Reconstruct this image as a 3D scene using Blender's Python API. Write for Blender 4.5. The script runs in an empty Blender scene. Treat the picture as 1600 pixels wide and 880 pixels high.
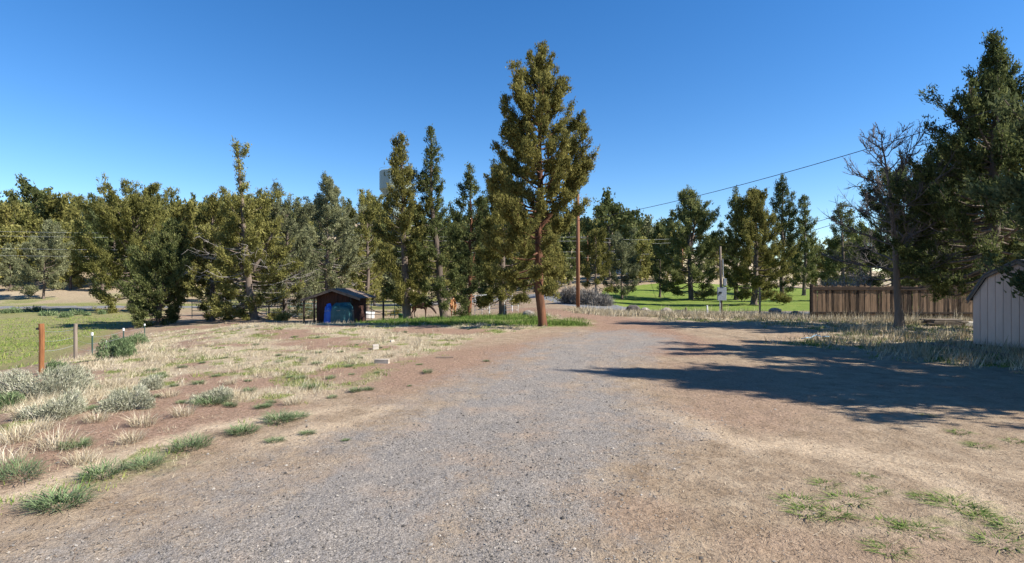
import bpy, bmesh, math, random
import numpy as np
from mathutils import Vector, Matrix

# ------------------------------------------------------------------ camera, sky, sun, exposure
S = bpy.context.scene
C = S.collection
CAM_H, FPX = 2.0, 850.0                      # eye height in metres, focal length in 1600-px units
cam = bpy.data.objects.new('camera', bpy.data.cameras.new('camera'))
C.objects.link(cam); S.camera = cam
cam.location = (0, 0, CAM_H); cam.rotation_euler = (math.radians(90), 0, 0)
cam.data.sensor_width = 36; cam.data.lens = 36 * FPX / 1600
cam.data.clip_start = 0.1; cam.data.clip_end = 9000

SUN_EL = math.radians(38.5)
SUN_AZ = math.radians(104)                   # clockwise from the view direction (+Y)
sdir = Vector((math.sin(SUN_AZ) * math.cos(SUN_EL), math.cos(SUN_AZ) * math.cos(SUN_EL), math.sin(SUN_EL)))
world = bpy.data.worlds.new('World'); S.world = world; world.use_nodes = True
wn = world.node_tree.nodes; wl = world.node_tree.links
sky = wn.new('ShaderNodeTexSky'); sky.sky_type = 'NISHITA'; sky.sun_disc = False
sky.sun_elevation = SUN_EL; sky.sun_rotation = SUN_AZ
sky.altitude = 900; sky.air_density = 1.0; sky.dust_density = 0.15; sky.ozone_density = 2.5
hs = wn.new('ShaderNodeHueSaturation'); hs.inputs['Saturation'].default_value = 1.32; hs.inputs['Hue'].default_value = .505
wl.new(sky.outputs[0], hs.inputs['Color']); wl.new(hs.outputs[0], wn['Background'].inputs[0]); wn['Background'].inputs[1].default_value = 0.092
sun = bpy.data.objects.new('sun', bpy.data.lights.new('sun', 'SUN')); C.objects.link(sun)
sun.data.energy = 5.0; sun.data.angle = math.radians(0.5); sun.data.color = (1.0, 0.945, 0.85)
sun.rotation_euler = (-sdir).to_track_quat('-Z', 'Y').to_euler(); sun.location = sdir * 60
S.view_settings.view_transform = 'Standard'; S.view_settings.look = 'None'
S.view_settings.gamma = 1; S.view_settings.exposure = 1.06
S.cycles.max_bounces = 6; S.cycles.diffuse_bounces = 3; S.cycles.transmission_bounces = 3
S.cycles.use_denoising = True

R_ = np.random.RandomState
rnd = random.Random(7)

# ------------------------------------------------------------------ noise and terrain
def _h(ix, iy, s):
    n = (ix.astype(np.int64) * 374761393 + iy.astype(np.int64) * 668265263 + s * 1442695041) & 0x7fffffff
    n = ((n ^ (n >> 13)) * 1274126177) & 0x7fffffff
    return ((n ^ (n >> 16)) & 0xffff) / 65535.0
def vnoise(x, y, scale, seed=0):
    x = np.asarray(x, float) * scale; y = np.asarray(y, float) * scale
    ix, iy = np.floor(x), np.floor(y); fx, fy = x - ix, y - iy
    fx = fx * fx * (3 - 2 * fx); fy = fy * fy * (3 - 2 * fy)
    a = _h(ix, iy, seed) * (1 - fx) + _h(ix + 1, iy, seed) * fx
    b = _h(ix, iy + 1, seed) * (1 - fx) + _h(ix + 1, iy + 1, seed) * fx
    return a * (1 - fy) + b * fy
def fnoise(x, y, scale, seed=0):
    return .55 * vnoise(x, y, scale, seed) + .3 * vnoise(x, y, scale * 2.1, seed + 9) + .15 * vnoise(x, y, scale * 4.3, seed + 17)
def sstep(a, b, v):
    t = np.clip((v - a) / (b - a), 0, 1); return t * t * (3 - 2 * t)

CTRL = [(p, q, 1700.0 / (q - 440)) for q in (880, 700, 600, 540) for p in (400, 700, 1000, 1300, 1600, 1900)]
CTRL += [(p, q, 1700.0 / (q - 440)) for q in (880, 720) for p in (-100, 150)]
CTRL += [(260, 620, 9.44), (330, 560, 14.2), (420, 510, 24.2), (500, 508, 25), (650, 512, 23.6), (848, 510, 24.3), (760, 512, 23.6),
 (65, 583, 13), (118, 563, 16.5), (144, 556, 20), (193, 545, 24), (226, 528, 30), (0, 620, 10.5), (0, 572, 22), (0, 545, 28),
 (100, 530, 32), (0, 490, 56), (200, 500, 46), (100, 480, 70), (250, 508, 39), (68, 467, 85), (0, 450, 100), (130, 395, 140), (140, 375, 165),
 (0, 385, 165), (300, 365, 200), (0, 342, 300), (300, 345, 300), (600, 352, 260), (460, 348, 280), (527, 507, 34), (405, 500, 38), (650, 496, 53),
 (500, 490, 60), (720, 488, 60), (735, 493, 42), (787, 492, 37), (640, 498, 36), (600, 470, 90), (420, 470, 90), (740, 450, 120), (600, 400, 180),
 (903, 482, 40), (980, 487, 40), (1127, 493, 32), (1265, 491.5, 38), (1400, 499, 29), (1268, 499, 29), (1080, 468, 66), (1180, 476, 53),
 (1218, 460, 75), (1255, 462, 72), (972, 468, 66), (1400, 455, 80), (880, 458, 66), (1020, 440, 95), (930, 432, 110), (1000, 402, 160),
 (1050, 392, 220), (1200, 441, 150), (1300, 438, 200), (1500, 440, 150), (1600, 430, 300), (1600, 500, 29), (1540, 520, 21.25), (1900, 500, 29),
 (1900, 455, 80), (-200, 575, 22), (-300, 480, 70), (-300, 400, 165), (-300, 345, 300)]
CTRL += [(p, 440 - (z - 2) * 850 / 800., 800.) for p, z in ((-300, 40), (0, 38), (300, 36), (600, 34), (1000, 26), (1200, 9), (1400, 6), (1700, 6))]
CTRL += [(p, 440 - (z - 2) * 850 / 4000., 4000.) for p, z in ((-300, 40), (300, 36), (1000, 26), (1400, 6), (1700, 6))]
ct = np.array([((p - 800) / FPX * D, D, CAM_H - (q - 440) / FPX * D) for p, q, D in CTRL])
def _uv(x, y):
    th = np.arctan2(x, y); r = np.hypot(x, y)
    return np.clip(th, -1.05, 1.05) * 2.2, np.log(np.maximum(r, 2.5)) * 1.35
_cu, _cv = _uv(ct[:, 0], ct[:, 1])
def _k(d2): return d2 * np.log(d2 + 1e-9)
_n = len(ct); _A = np.zeros((_n + 3, _n + 3))
_A[:_n, :_n] = _k((_cu[:, None] - _cu) ** 2 + (_cv[:, None] - _cv) ** 2) + np.eye(_n) * 2e-3
_A[:_n, _n:] = np.stack([np.ones(_n), _cu, _cv], 1); _A[_n:, :_n] = _A[:_n, _n:].T
_W = np.linalg.solve(_A, np.concatenate([ct[:, 2], np.zeros(3)]))
def zt(x, y):
    x = np.atleast_1d(np.asarray(x, float)); y = np.atleast_1d(np.asarray(y, float))
    out = np.empty(len(x))
    for i in range(0, len(x), 20000):
        u, v = _uv(x[i:i + 20000], y[i:i + 20000])
        out[i:i + 20000] = _k((u[:, None] - _cu) ** 2 + (v[:, None] - _cv) ** 2) @ _W[:_n] + _W[_n] + _W[_n + 1] * u + _W[_n + 2] * v
    th = np.abs(np.arctan2(x, y)); r = np.hypot(x, y)
    out *= 1 - sstep(1.05, 2.0, th)
    out *= sstep(1.0, 3.5, r)
    rough = .018 + .05 * sstep(12, 40, r)
    out += (fnoise(x, y, .8, 3) - .5) * rough * 2 + (vnoise(x, y, 4.5, 5) - .5) * .018
    return out
def z1(x, y): return float(zt([x], [y])[0])
def at(px, D):
    x = (px - 800) / FPX * D
    return Vector((x, D, z1(x, D)))
def zpx(py, D): return CAM_H - (py - 440) / FPX * D
def gp(px, py, z=0.0):
    D = (CAM_H - z) * FPX / (py - 440); return ((px - 800) / FPX * D, D)

# ------------------------------------------------------------------ zones of the ground
def poly_sd(x, y, poly):
    P = np.array(poly, float); d = np.full(len(x), 1e9); ins = np.zeros(len(x), bool)
    for i in range(len(P)):
        a, b = P[i], P[(i + 1) % len(P)]; e = b - a
        t = np.clip(((x - a[0]) * e[0] + (y - a[1]) * e[1]) / (e @ e + 1e-12), 0, 1)
        d = np.minimum(d, np.hypot(x - a[0] - t * e[0], y - a[1] - t * e[1]))
        c = ((a[1] > y) != (b[1] > y)) & (x < (b[0] - a[0]) * (y - a[1]) / (b[1] - a[1] + 1e-12) + a[0]); ins ^= c
    return np.where(ins, d, -d)
def line_d(x, y, pts):
    P = np.array(pts, float); d = np.full(len(x), 1e9)
    for a, b in zip(P[:-1], P[1:]):
        e = b - a; t = np.clip(((x - a[0]) * e[0] + (y - a[1]) * e[1]) / (e @ e + 1e-12), 0, 1)
        d = np.minimum(d, np.hypot(x - a[0] - t * e[0], y - a[1] - t * e[1]))
    return d
def W(px, D): return ((px - 800) / FPX * D, D)
GRAVEL = [gp(*p) for p in [(-300, 1000), (20, 880), (235, 806), (420, 733), (560, 664), (690, 615), (770, 568), (850, 534), (905, 518),
          (990, 517), (1065, 532), (1010, 556), (970, 600), (1010, 640), (1030, 690), (950, 745), (900, 800), (905, 900), (820, 1300)]] + [(.6, -9), (-4.5, -9)]
RUTC = [(-1.6, 1.0), gp(480, 880), gp(625, 740), gp(765, 640), gp(870, 570), gp(940, 530), gp(955, 508)]
TRACK = [gp(1040, 545), gp(985, 512), gp(955, 500), gp(905, 494), gp(865, 490), (1.6, 40.5), (.5, 47)]
ROAD = [W(-400, 66), W(-100, 68), W(120, 70), W(260, 73), W(500, 80), W(700, 80), W(840, 70), W(893, 58), W(925, 49), W(965, 43), W(1015, 40), W(1150, 39.3), W(1265, 39), W(1500, 39), W(2200, 39)]
LAWN = [W(1010, 43), W(960, 47), W(945, 57), W(938, 70), W(945, 84), W(1000, 88), (28, 95), (60, 100), (95, 100), (95, 43), (40, 42.6)]
LTRACK = [W(-150, 16.5), W(-40, 19), W(60, 23), W(120, 27), W(170, 33), W(205, 40), W(235, 46), W(300, 52)]
SHADEG = [W(590, 28), W(640, 25), W(740, 25.5), W(830, 24.5), W(900, 24.6), W(905, 27), W(850, 32), W(800, 37), W(720, 36), W(620, 34), W(560, 33)]
RIGHTG = [W(1040, 27), W(1150, 25.5), W(1260, 22), W(1300, 20), W(1230, 17.5), W(1330, 16), W(1420, 14), W(1560, 12.5), W(1800, 11), W(1900, 29), W(1270, 31), W(1100, 34), W(1010, 36)]
LEFTB = [(-40, 6.0), gp(-200, 860), gp(0, 800), gp(150, 745), gp(330, 690), gp(470, 640), gp(560, 590), gp(640, 560), gp(700, 540), gp(780, 520), gp(850, 512), W(760, 26), W(560, 30), W(400, 36), W(260, 36), W(190, 27), W(140, 21), W(60, 14.2), W(-60, 11), (-40, 14)]
SANDS = [[gp(30, 775), gp(120, 742), gp(230, 702), gp(330, 668), gp(420, 655), gp(520, 640)], [gp(1010, 640), gp(1150, 690), gp(1300, 705), gp(1450, 745), gp(1560, 800)],
         [gp(1230, 690), gp(1400, 720), gp(1600, 745)], [gp(860, 497), gp(900, 500), gp(925, 507)], [gp(430, 690), gp(520, 668), gp(600, 640)]]
def zones(x, y):
    x = np.asarray(x, float); y = np.asarray(y, float)
    r = np.hypot(x, y); z = {}
    n1 = fnoise(x, y, .5, 21); n2 = fnoise(x, y, 1.7, 31); n3 = fnoise(x, y, .12, 41)
    wob = (n2 - .5) * .9 + (n1 - .5) * .9
    f = lambda sd, w: np.clip(.5 + sd / (2 * w), 0, 1)
    z['gravel'] = f(poly_sd(x, y, GRAVEL) + wob * 1.5, 1.0)
    rd = line_d(x, y, RUTC); z['rut'] = np.exp(-((rd - .82) / .26) ** 2) * (.5 + .9 * vnoise(x, y, .45, 71))
    z['gravel'] = np.clip(z['gravel'] - .3 * z['rut'] * sstep(30, 18, r) - .22 * sstep(.6, .74, n1), 0, 1)
    tr = f(1.7 - line_d(x, y, TRACK) + wob * .6, .5)
    red_l = f(1.1 - line_d(x, y, LTRACK) + wob * .4, .4)
    z['asphalt'] = f(2.6 - line_d(x, y, ROAD) + wob * .15, .12)
    z['lawn'] = f(poly_sd(x, y, LAWN) + wob * .3, .3)
    lb = f(poly_sd(x, y, LEFTB) + wob, .7)
    rg = f(poly_sd(x, y, RIGHTG) + wob * 1.6, .8)
    sg = f(poly_sd(x, y, SHADEG) + wob * 2.0, 1.3)
    hill = sstep(80, 110, r)
    field = f(-(x * .0) + poly_sd(x, y, [W(-400, 18), W(40, 19), W(110, 24), W(190, 36), W(240, 48), W(270, 66), W(-500, 64)]), .6)
    z['dry'] = np.clip(np.maximum.reduce([lb * (.12 + .75 * sstep(.44, .6, n1)), rg * .85, field * .35, hill * (.5 + .5 * sstep(.4, .6, n3))]), 0, 1)
    fg = field * np.clip(.6 + .4 * sstep(.42, .58, vnoise(x * .3, y, .16, 77)) , 0, 1) * (.35 + .65 * sstep(38, 26, y))
    z['green'] = np.clip(np.maximum.reduce([sg, lb * sstep(.50, .66, n2) * .85 * sstep(.3, .55, n1), rg * sstep(.45, .62, n2) * .7, fg, field * .62,
                 hill * sstep(.55, .7, n3) * .5, f(poly_sd(x, y, [gp(1180, 760), gp(1300, 740), gp(1620, 770), gp(1750, 900), gp(1330, 880)]) , .6) * sstep(.55, .75, n2) * .35,
                 sstep(30, 34, y) * sstep(60, 50, r) * (x > 6) * .45, sstep(68, 74, r) * sstep(130, 105, r) * (x < -12) * (.25 + .5 * sstep(.4, .6, n3))]), 0, 1)
    z['red'] = np.clip(np.maximum.reduce([tr, red_l, f(poly_sd(x, y, [gp(470, 585), gp(600, 555), gp(800, 535), gp(880, 520), gp(830, 560), gp(700, 600), gp(600, 625)]) + wob, .8) * .8,
                 sstep(.5, .68, n1) * .42, lb * sstep(.58, .42, n1) * .9, f(poly_sd(x, y, [gp(1000, 560), gp(1200, 570), gp(1300, 640), gp(1250, 690), gp(1040, 660)]) + wob, .8) * .55]), 0, 1)
    sd = np.full(len(x), 0.)
    for L in SANDS: sd = np.maximum(sd, f(.28 - line_d(x, y, L) + wob * .45, .25))
    z['sand'] = np.clip(sd * np.where(x > 1.5, .62, .9), 0, 1)
    for k in ('green', 'dry', 'sand', 'red'):
        z[k] = z[k] * (1 - z['asphalt'])
    z['lb'] = lb; z['rg'] = rg; z['sg'] = sg; z['field'] = field; z['hill'] = hill; z['tr'] = tr; z['redl'] = red_l
    return z

# ------------------------------------------------------------------ node helpers and materials
def newmat(name):
    m = bpy.data.materials.new(name); m.use_nodes = True
    nt = m.node_tree; return m, nt, nt.nodes, nt.links, nt.nodes['Principled BSDF']
def N(nt, t, **kw):
    n = nt.nodes.new(t)
    for k, v in kw.items():
        if k in n.inputs: n.inputs[k].default_value = v
        else: setattr(n, k, v)
    return n
def ramp(nt, fac, stops):
    r = nt.nodes.new('ShaderNodeValToRGB'); e = r.color_ramp.elements
    while len(e) < len(stops): e.new(.5)
    for el, (p, c) in zip(e, stops): el.position = p; el.color = (*c, 1)
    nt.links.new(fac, r.inputs[0]); return r.outputs[0]
def mixc(nt, fac, a, b, blend='MIX'):
    m = nt.nodes.new('ShaderNodeMix'); m.data_type = 'RGBA'; m.blend_type = blend
    for s, v in ((m.inputs[0], fac), (m.inputs[6], a), (m.inputs[7], b)):
        if isinstance(v, (int, float)): s.default_value = v
        elif isinstance(v, tuple): s.default_value = (*v, 1)
        else: nt.links.new(v, s)
    return m.outputs[2]
def mathn(nt, op, a, b=None, c=None, clamp=False):
    m = nt.nodes.new('ShaderNodeMath'); m.operation = op; m.use_clamp = clamp
    for s, v in zip(m.inputs, (a, b, c)):
        if v is None: continue
        if isinstance(v, (int, float)): s.default_value = v
        else: nt.links.new(v, s)
    return m.outputs[0]
def noise(nt, vec, scale, detail=4, rough=.55, out='Fac'):
    n = nt.nodes.new('ShaderNodeTexNoise'); n.inputs['Scale'].default_value = scale
    n.inputs['Detail'].default_value = detail; n.inputs['Roughness'].default_value = rough
    nt.links.new(vec, n.inputs['Vector']); return n.outputs[out]
def bump(nt, h, strength, dist, bsdf):
    b = nt.nodes.new('ShaderNodeBump'); b.inputs['Strength'].default_value = strength; b.inputs['Distance'].default_value = dist
    nt.links.new(h, b.inputs['Height']); nt.links.new(b.outputs[0], bsdf.inputs['Normal'])

def plain(name, c1, c2, scale=6, rough=.8, stretch=(1, 1, 1), bmp=.3, bd=.01, metal=0, rv=.5):
    m, nt, nn, ll, b = newmat(name)
    tc = nn.new('ShaderNodeTexCoord'); mp = nn.new('ShaderNodeMapping'); mp.inputs['Scale'].default_value = stretch
    ll.new(tc.outputs['Object'], mp.inputs[0])
    oi = nn.new('ShaderNodeObjectInfo'); ad = nn.new('ShaderNodeVectorMath'); ad.operation = 'ADD'
    sc = nn.new('ShaderNodeVectorMath'); sc.operation = 'SCALE'; sc.inputs[0].default_value = (13, 7, 5); ll.new(oi.outputs['Random'], sc.inputs['Scale'])
    ll.new(mp.outputs[0], ad.inputs[0]); ll.new(sc.outputs[0], ad.inputs[1])
    f = noise(nt, ad.outputs[0], scale, 6, .62)
    f2 = mathn(nt, 'ADD', mathn(nt, 'MULTIPLY', mathn(nt, 'SUBTRACT', f, .5), 1.9), mathn(nt, 'MULTIPLY_ADD', oi.outputs['Random'], rv, .5 - rv / 2), clamp=True)
    ll.new(mixc(nt, f2, c1, c2), b.inputs['Base Color'])
    b.inputs['Roughness'].default_value = rough; b.inputs['Metallic'].default_value = metal
    b.inputs['Specular IOR Level'].default_value = .3
    if bmp: bump(nt, f, bmp, bd, b)
    return m
def leafmat(name, dark, mid, light, trans=.38):
    m, nt, nn, ll, b = newmat(name)
    a = N(nt, 'ShaderNodeAttribute', attribute_name='tint'); tc = nn.new('ShaderNodeTexCoord'); oi = nn.new('ShaderNodeObjectInfo')
    n = noise(nt, tc.outputs['Object'], .9, 3)
    f = mathn(nt, 'ADD', mathn(nt, 'MULTIPLY', a.outputs['Fac'], .62), mathn(nt, 'MULTIPLY_ADD', n, .8, -.2), clamp=True)
    f = mathn(nt, 'ADD', f, mathn(nt, 'MULTIPLY_ADD', oi.outputs['Random'], .24, -.12), clamp=True)
    col = ramp(nt, f, [(0.0, dark), (.5, mid), (1., light)])
    d = nn.new('ShaderNodeBsdfDiffuse'); t = nn.new('ShaderNodeBsdfTranslucent'); mx = nn.new('ShaderNodeMixShader')
    ll.new(col, d.inputs[0]); ll.new(col, t.inputs[0]); mx.inputs[0].default_value = trans
    ll.new(d.outputs[0], mx.inputs[1]); ll.new(t.outputs[0], mx.inputs[2])
    ll.new(mx.outputs[0], nn['Material Output'].inputs[0]); nn.remove(b)
    return m
def tintmat(name, stops, rough=.9):
    m, nt, nn, ll, b = newmat(name)
    a = N(nt, 'ShaderNodeAttribute', attribute_name='tint')
    ll.new(ramp(nt, a.outputs['Fac'], stops), b.inputs['Base Color']); b.inputs['Roughness'].default_value = rough
    b.inputs['Specular IOR Level'].default_value = .15
    return m

def ground_material():
    m, nt, nn, ll, b = newmat('yard_ground')
    geo = nn.new('ShaderNodeNewGeometry'); pos = geo.outputs['Position']
    A = {k: N(nt, 'ShaderNodeAttribute', attribute_name=k).outputs['Fac'] for k in ('gravel', 'asphalt', 'lawn', 'dry', 'green', 'red', 'sand')}
    n_big = noise(nt, pos, .45, 5); n_mid = noise(nt, pos, 2.6, 6, .6); n_fine = noise(nt, pos, 17, 5, .65); n_grit = noise(nt, pos, 75, 3, .7)
    n_brk = noise(nt, pos, 6.5, 5, .65)
    def edge(w, amt=.9, sharp=2.2, src=n_brk):
        return mathn(nt, 'MULTIPLY_ADD', mathn(nt, 'SUBTRACT', mathn(nt, 'ADD', w, mathn(nt, 'MULTIPLY_ADD', src, amt, -amt / 2)), .5), sharp, .5, clamp=True)
    dirt = ramp(nt, n_mid, [(.3, (.25, .182, .117)), (.5, (.35, .268, .182)), (.7, (.46, .365, .255))])
    dirt = mixc(nt, mathn(nt, 'MULTIPLY_ADD', n_fine, 1.6, -.45, clamp=True), mixc(nt, .55, dirt, (.13, .088, .06)), dirt)
    red = ramp(nt, n_fine, [(.3, (.145, .088, .06)), (.52, (.25, .157, .11)), (.72, (.34, .228, .165))])
    col = mixc(nt, mathn(nt, 'MULTIPLY', edge(A['red'], .9, 1.3, n_mid), .85), dirt, red)
    sand = ramp(nt, n_fine, [(.3, (.36, .27, .18)), (.7, (.52, .41, .29))])
    col = mixc(nt, edge(A['sand'], .8, 1.6), col, sand)
    dry = ramp(nt, n_fine, [(.28, (.22, .165, .105)), (.5, (.37, .30, .20)), (.72, (.50, .43, .31))])
    col = mixc(nt, mathn(nt, 'MULTIPLY', edge(A['dry'], 1.0, 1.5), .8), col, dry)
    grn = ramp(nt, n_fine, [(.28, (.065, .085, .022)), (.5, (.145, .165, .045)), (.72, (.25, .24, .085))])
    col = mixc(nt, mathn(nt, 'MULTIPLY', edge(A['green'], 1.1, 1.7), .92), col, grn)
    vo = N(nt, 'ShaderNodeTexVoronoi', feature='F1'); vo.inputs['Scale'].default_value = 90; ll.new(pos, vo.inputs['Vector'])
    sp = nn.new('ShaderNodeSeparateColor'); ll.new(vo.outputs['Color'], sp.inputs[0])
    grav = ramp(nt, sp.outputs[0], [(.0, (.07, .063, .057)), (.3, (.175, .158, .142)), (.7, (.25, .226, .204)), (1., (.38, .345, .31))])
    gdust = ramp(nt, n_mid, [(.35, (.20, .18, .162)), (.65, (.275, .232, .19))])
    grav = mixc(nt, mathn(nt, 'MULTIPLY_ADD', n_big, 1.6, -.35, clamp=True), grav, gdust)
    grav = mixc(nt, mathn(nt, 'MULTIPLY_ADD', noise(nt, pos, 1.1, 6, .62), 4.0, -2.0, clamp=True), grav, (.30, .225, .165))
    col = mixc(nt, edge(A['gravel'], 1.1, 1.6), col, grav)
    lawn = ramp(nt, mathn(nt, 'MULTIPLY_ADD', n_fine, .4, mathn(nt, 'MULTIPLY_ADD', n_mid, .5, mathn(nt, 'MULTIPLY_ADD', n_big, .5, -.2))), [(.3, (.09, .145, .022)), (.5, (.135, .185, .034)), (.7, (.21, .225, .06))])
    col = mixc(nt, edge(A['lawn'], .4, 3), col, lawn)
    asp = ramp(nt, n_fine, [(.3, (.13, .13, .133)), (.7, (.20, .20, .203))])
    col = mixc(nt, edge(A['asphalt'], .3, 4), col, asp)
    grit = mathn(nt, 'MULTIPLY_ADD', n_grit, 1.7, .15)
    col = mixc(nt, .75, col, mixc(nt, 1.0, col, N_rgb(nt, grit), 'MULTIPLY'))
    ll.new(col, b.inputs['Base Color']); b.inputs['Roughness'].default_value = .95; b.inputs['Specular IOR Level'].default_value = .1
    h = mathn(nt, 'ADD', mathn(nt, 'MULTIPLY', n_fine, .5), mathn(nt, 'ADD', mathn(nt, 'MULTIPLY', n_grit, .22), mathn(nt, 'MULTIPLY', n_brk, .6)))
    bump(nt, h, 1.0, .05, b)
    return m
def N_rgb(nt, v):
    c = nt.nodes.new('ShaderNodeCombineColor')
    for i in range(3): nt.links.new(v, c.inputs[i])
    return c.outputs[0]

# ------------------------------------------------------------------ mesh helpers
def mesh_np(name, V, F, mat, smooth=False, tint=None):
    """V (n,3); F (m,k) all faces the same size; tint per vertex"""
    V = np.asarray(V, np.float32); F = np.asarray(F, np.int32); k = F.shape[1]
    me = bpy.data.meshes.new(name)
    me.vertices.add(len(V)); me.vertices.foreach_set('co', V.ravel())
    me.loops.add(F.size); me.loops.foreach_set('vertex_index', F.ravel())
    me.polygons.add(len(F)); me.polygons.foreach_set('loop_start', np.arange(0, F.size, k, dtype=np.int32))
    try: me.polygons.foreach_set('loop_total', np.full(len(F), k, np.int32))
    except Exception: pass
    if smooth: me.polygons.foreach_set('use_smooth', np.ones(len(F), bool))
    if tint is not None:
        at_ = me.attributes.new('tint', 'FLOAT', 'POINT'); at_.data.foreach_set('value', np.asarray(tint, np.float32))
    me.update(calc_edges=True); me.validate()
    if mat: me.materials.append(mat)
    return me
def link(name, me, parent=None, loc=None, **props):
    o = bpy.data.objects.new(name, me); C.objects.link(o)
    if parent: o.parent = parent
    if loc is not None: o.location = loc
    for k, v in props.items(): o[k] = v
    return o
def thing(name, label, cat, loc=(0, 0, 0), rz=0, group=None):
    o = bpy.data.objects.new(name, None); C.objects.link(o); o.empty_display_size = .2
    o.location = loc; o.rotation_euler = (0, 0, rz); o['label'] = label; o['category'] = cat
    if group: o['group'] = group
    return o
class MB:
    def __init__(s): s.v = []; s.f = []
    def add(s, V, F):
        b = len(s.v); s.v.extend([tuple(p) for p in V]); s.f.extend([tuple(int(i) + b for i in q) for q in F]); return s
    def box(s, c, d, rot=None, jit=0, rng=None):
        V = [Vector((sx * d[0] / 2, sy * d[1] / 2, sz * d[2] / 2)) for sz in (-1, 1) for sx, sy in ((-1, -1), (1, -1), (1, 1), (-1, 1))]
        if jit: V = [v + Vector((rng.uniform(-jit, jit), rng.uniform(-jit, jit), rng.uniform(-jit, jit))) for v in V]
        if rot is not None: V = [rot @ v for v in V]
        return s.add([v + Vector(c) for v in V], [(0, 3, 2, 1), (4, 5, 6, 7), (0, 1, 5, 4), (1, 2, 6, 5), (2, 3, 7, 6), (3, 0, 4, 7)])
    def tube(s, pts, rad, n=8, cap=True):
        V, F = tube_np(np.array([tuple(p) for p in pts], float), rad, n); b = len(s.v); s.add(V, F)
        if cap:
            m = len(pts); s.f.append(tuple(b + i for i in range(n))[::-1]); s.f.append(tuple(b + (m - 1) * n + i for i in range(n)))
        return s
    def prism(s, poly, ext):
        """poly: list of 3-D points (a planar outline), ext: extrusion vector"""
        n = len(poly); e = Vector(ext); P = [Vector(p) for p in poly]
        return s.add(P + [p + e for p in P], [tuple(range(n))[::-1], tuple(range(n, 2 * n))] + [(i, (i + 1) % n, n + (i + 1) % n, n + i) for i in range(n)])
    def mesh(s, name, mat, bevel=0, smooth=False):
        me = bpy.data.meshes.new(name); me.from_pydata(s.v, [], s.f)
        bm = bmesh.new(); bm.from_mesh(me); bmesh.ops.recalc_face_normals(bm, faces=bm.faces)
        if bevel: bmesh.ops.bevel(bm, geom=bm.edges[:], offset=bevel, segments=1, affect='EDGES')
        for f in bm.faces: f.smooth = smooth
        bm.to_mesh(me); bm.free(); me.materials.append(mat); return me
    def build(s, name, mat, parent=None, loc=None, bevel=0, smooth=False, **p):
        return link(name, s.mesh(name, mat, bevel, smooth), parent, loc, **p)
def tube_np(P, rad, n):
    m = len(P); T = np.gradient(P, axis=0); T /= np.linalg.norm(T, axis=1)[:, None] + 1e-9
    ref = np.array([0, 0, 1.]) if abs(T[:, 2]).mean() < .8 else np.array([1., 0, 0])
    U = np.cross(T, ref); U /= np.linalg.norm(U, axis=1)[:, None] + 1e-9; Wv = np.cross(T, U)
    a = np.linspace(0, 2 * np.pi, n, endpoint=False); r = np.broadcast_to(np.asarray(rad, float), (m,))
    V = P[:, None] + r[:, None, None] * (np.cos(a)[None, :, None] * U[:, None] + np.sin(a)[None, :, None] * Wv[:, None])
    i = np.arange(m - 1)[:, None] * n; j = np.arange(n)[None]; j2 = (j + 1) % n
    F = np.stack([i + j, i + j2, i + n + j2, i + n + j], -1).reshape(-1, 4)
    return V.reshape(-1, 3), F
def joinVF(parts):
    V, F, b = [], [], 0
    for v, f in parts: V.append(v); F.append(f + b); b += len(v)
    return np.concatenate(V), np.concatenate(F)

# ------------------------------------------------------------------ the ground sheet, split into its pieces of setting
th_f = np.radians(np.arange(-58, 58.01, .27)); th_c = np.radians(np.arange(62, 298.1, 4.0))
TH = np.concatenate([th_f, th_c]); RR = np.concatenate([[.6, 1.2, 2.0, 2.7], np.geomspace(3.3, 34, 215), np.geomspace(34.5, 260, 95), np.geomspace(270, 4500, 36)])
nt_, nr_ = len(TH), len(RR)
gx = (RR[:, None] * np.sin(TH)[None]).ravel(); gy = (RR[:, None] * np.cos(TH)[None]).ravel(); gz = zt(gx, gy)
zn = zones(gx, gy)
i = np.arange(nr_ - 1)[:, None] * nt_; j = np.arange(nt_)[None]; j2 = (j + 1) % nt_
GF = np.stack([i + j, i + nt_ + j, i + nt_ + j2, i + j2], -1).reshape(-1, 4)
GV = np.stack([gx, gy, gz], 1)
GMAT = ground_material()
fx, fy = GV[GF, 0].mean(1), GV[GF, 1].mean(1)
zf = {k: v[GF].mean(1) for k, v in zn.items()}
cls = np.zeros(len(GF), int)
cls[zf['hill'] > .5] = 6
cls[zf['field'] > .5] = 4
cls[(zf['redl'] > .5)] = 5
cls[(zf['tr'] > .5)] = 5
cls[zf['gravel'] > .5] = 1
cls[zf['lawn'] > .5] = 2
cls[zf['asphalt'] > .5] = 3
for ci, nm in enumerate(('ground', 'gravel_driveway', 'lawn', 'road', 'field', 'dirt_track', 'hills')):
    sel = GF[cls == ci]; u, inv = np.unique(sel, return_inverse=True)
    me = mesh_np(nm, GV[u], inv.reshape(-1, 4), GMAT, True)
    for k in ('gravel', 'asphalt', 'lawn', 'dry', 'green', 'red', 'sand'):
        a_ = me.attributes.new(k, 'FLOAT', 'POINT'); a_.data.foreach_set('value', zn[k][u].astype(np.float32))
    link(nm, me, kind='structure')
# centre cap under the photographer
mc = MB(); mc.add([(.6 * math.sin(t), .6 * math.cos(t), z1(.6 * math.sin(t), .6 * math.cos(t))) for t in np.linspace(0, 2 * math.pi, 24, endpoint=False)] + [(0, 0, 0)], [(i, 24, (i + 1) % 24) for i in range(24)])
capo = mc.build('ground', GMAT, kind='structure')

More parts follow.
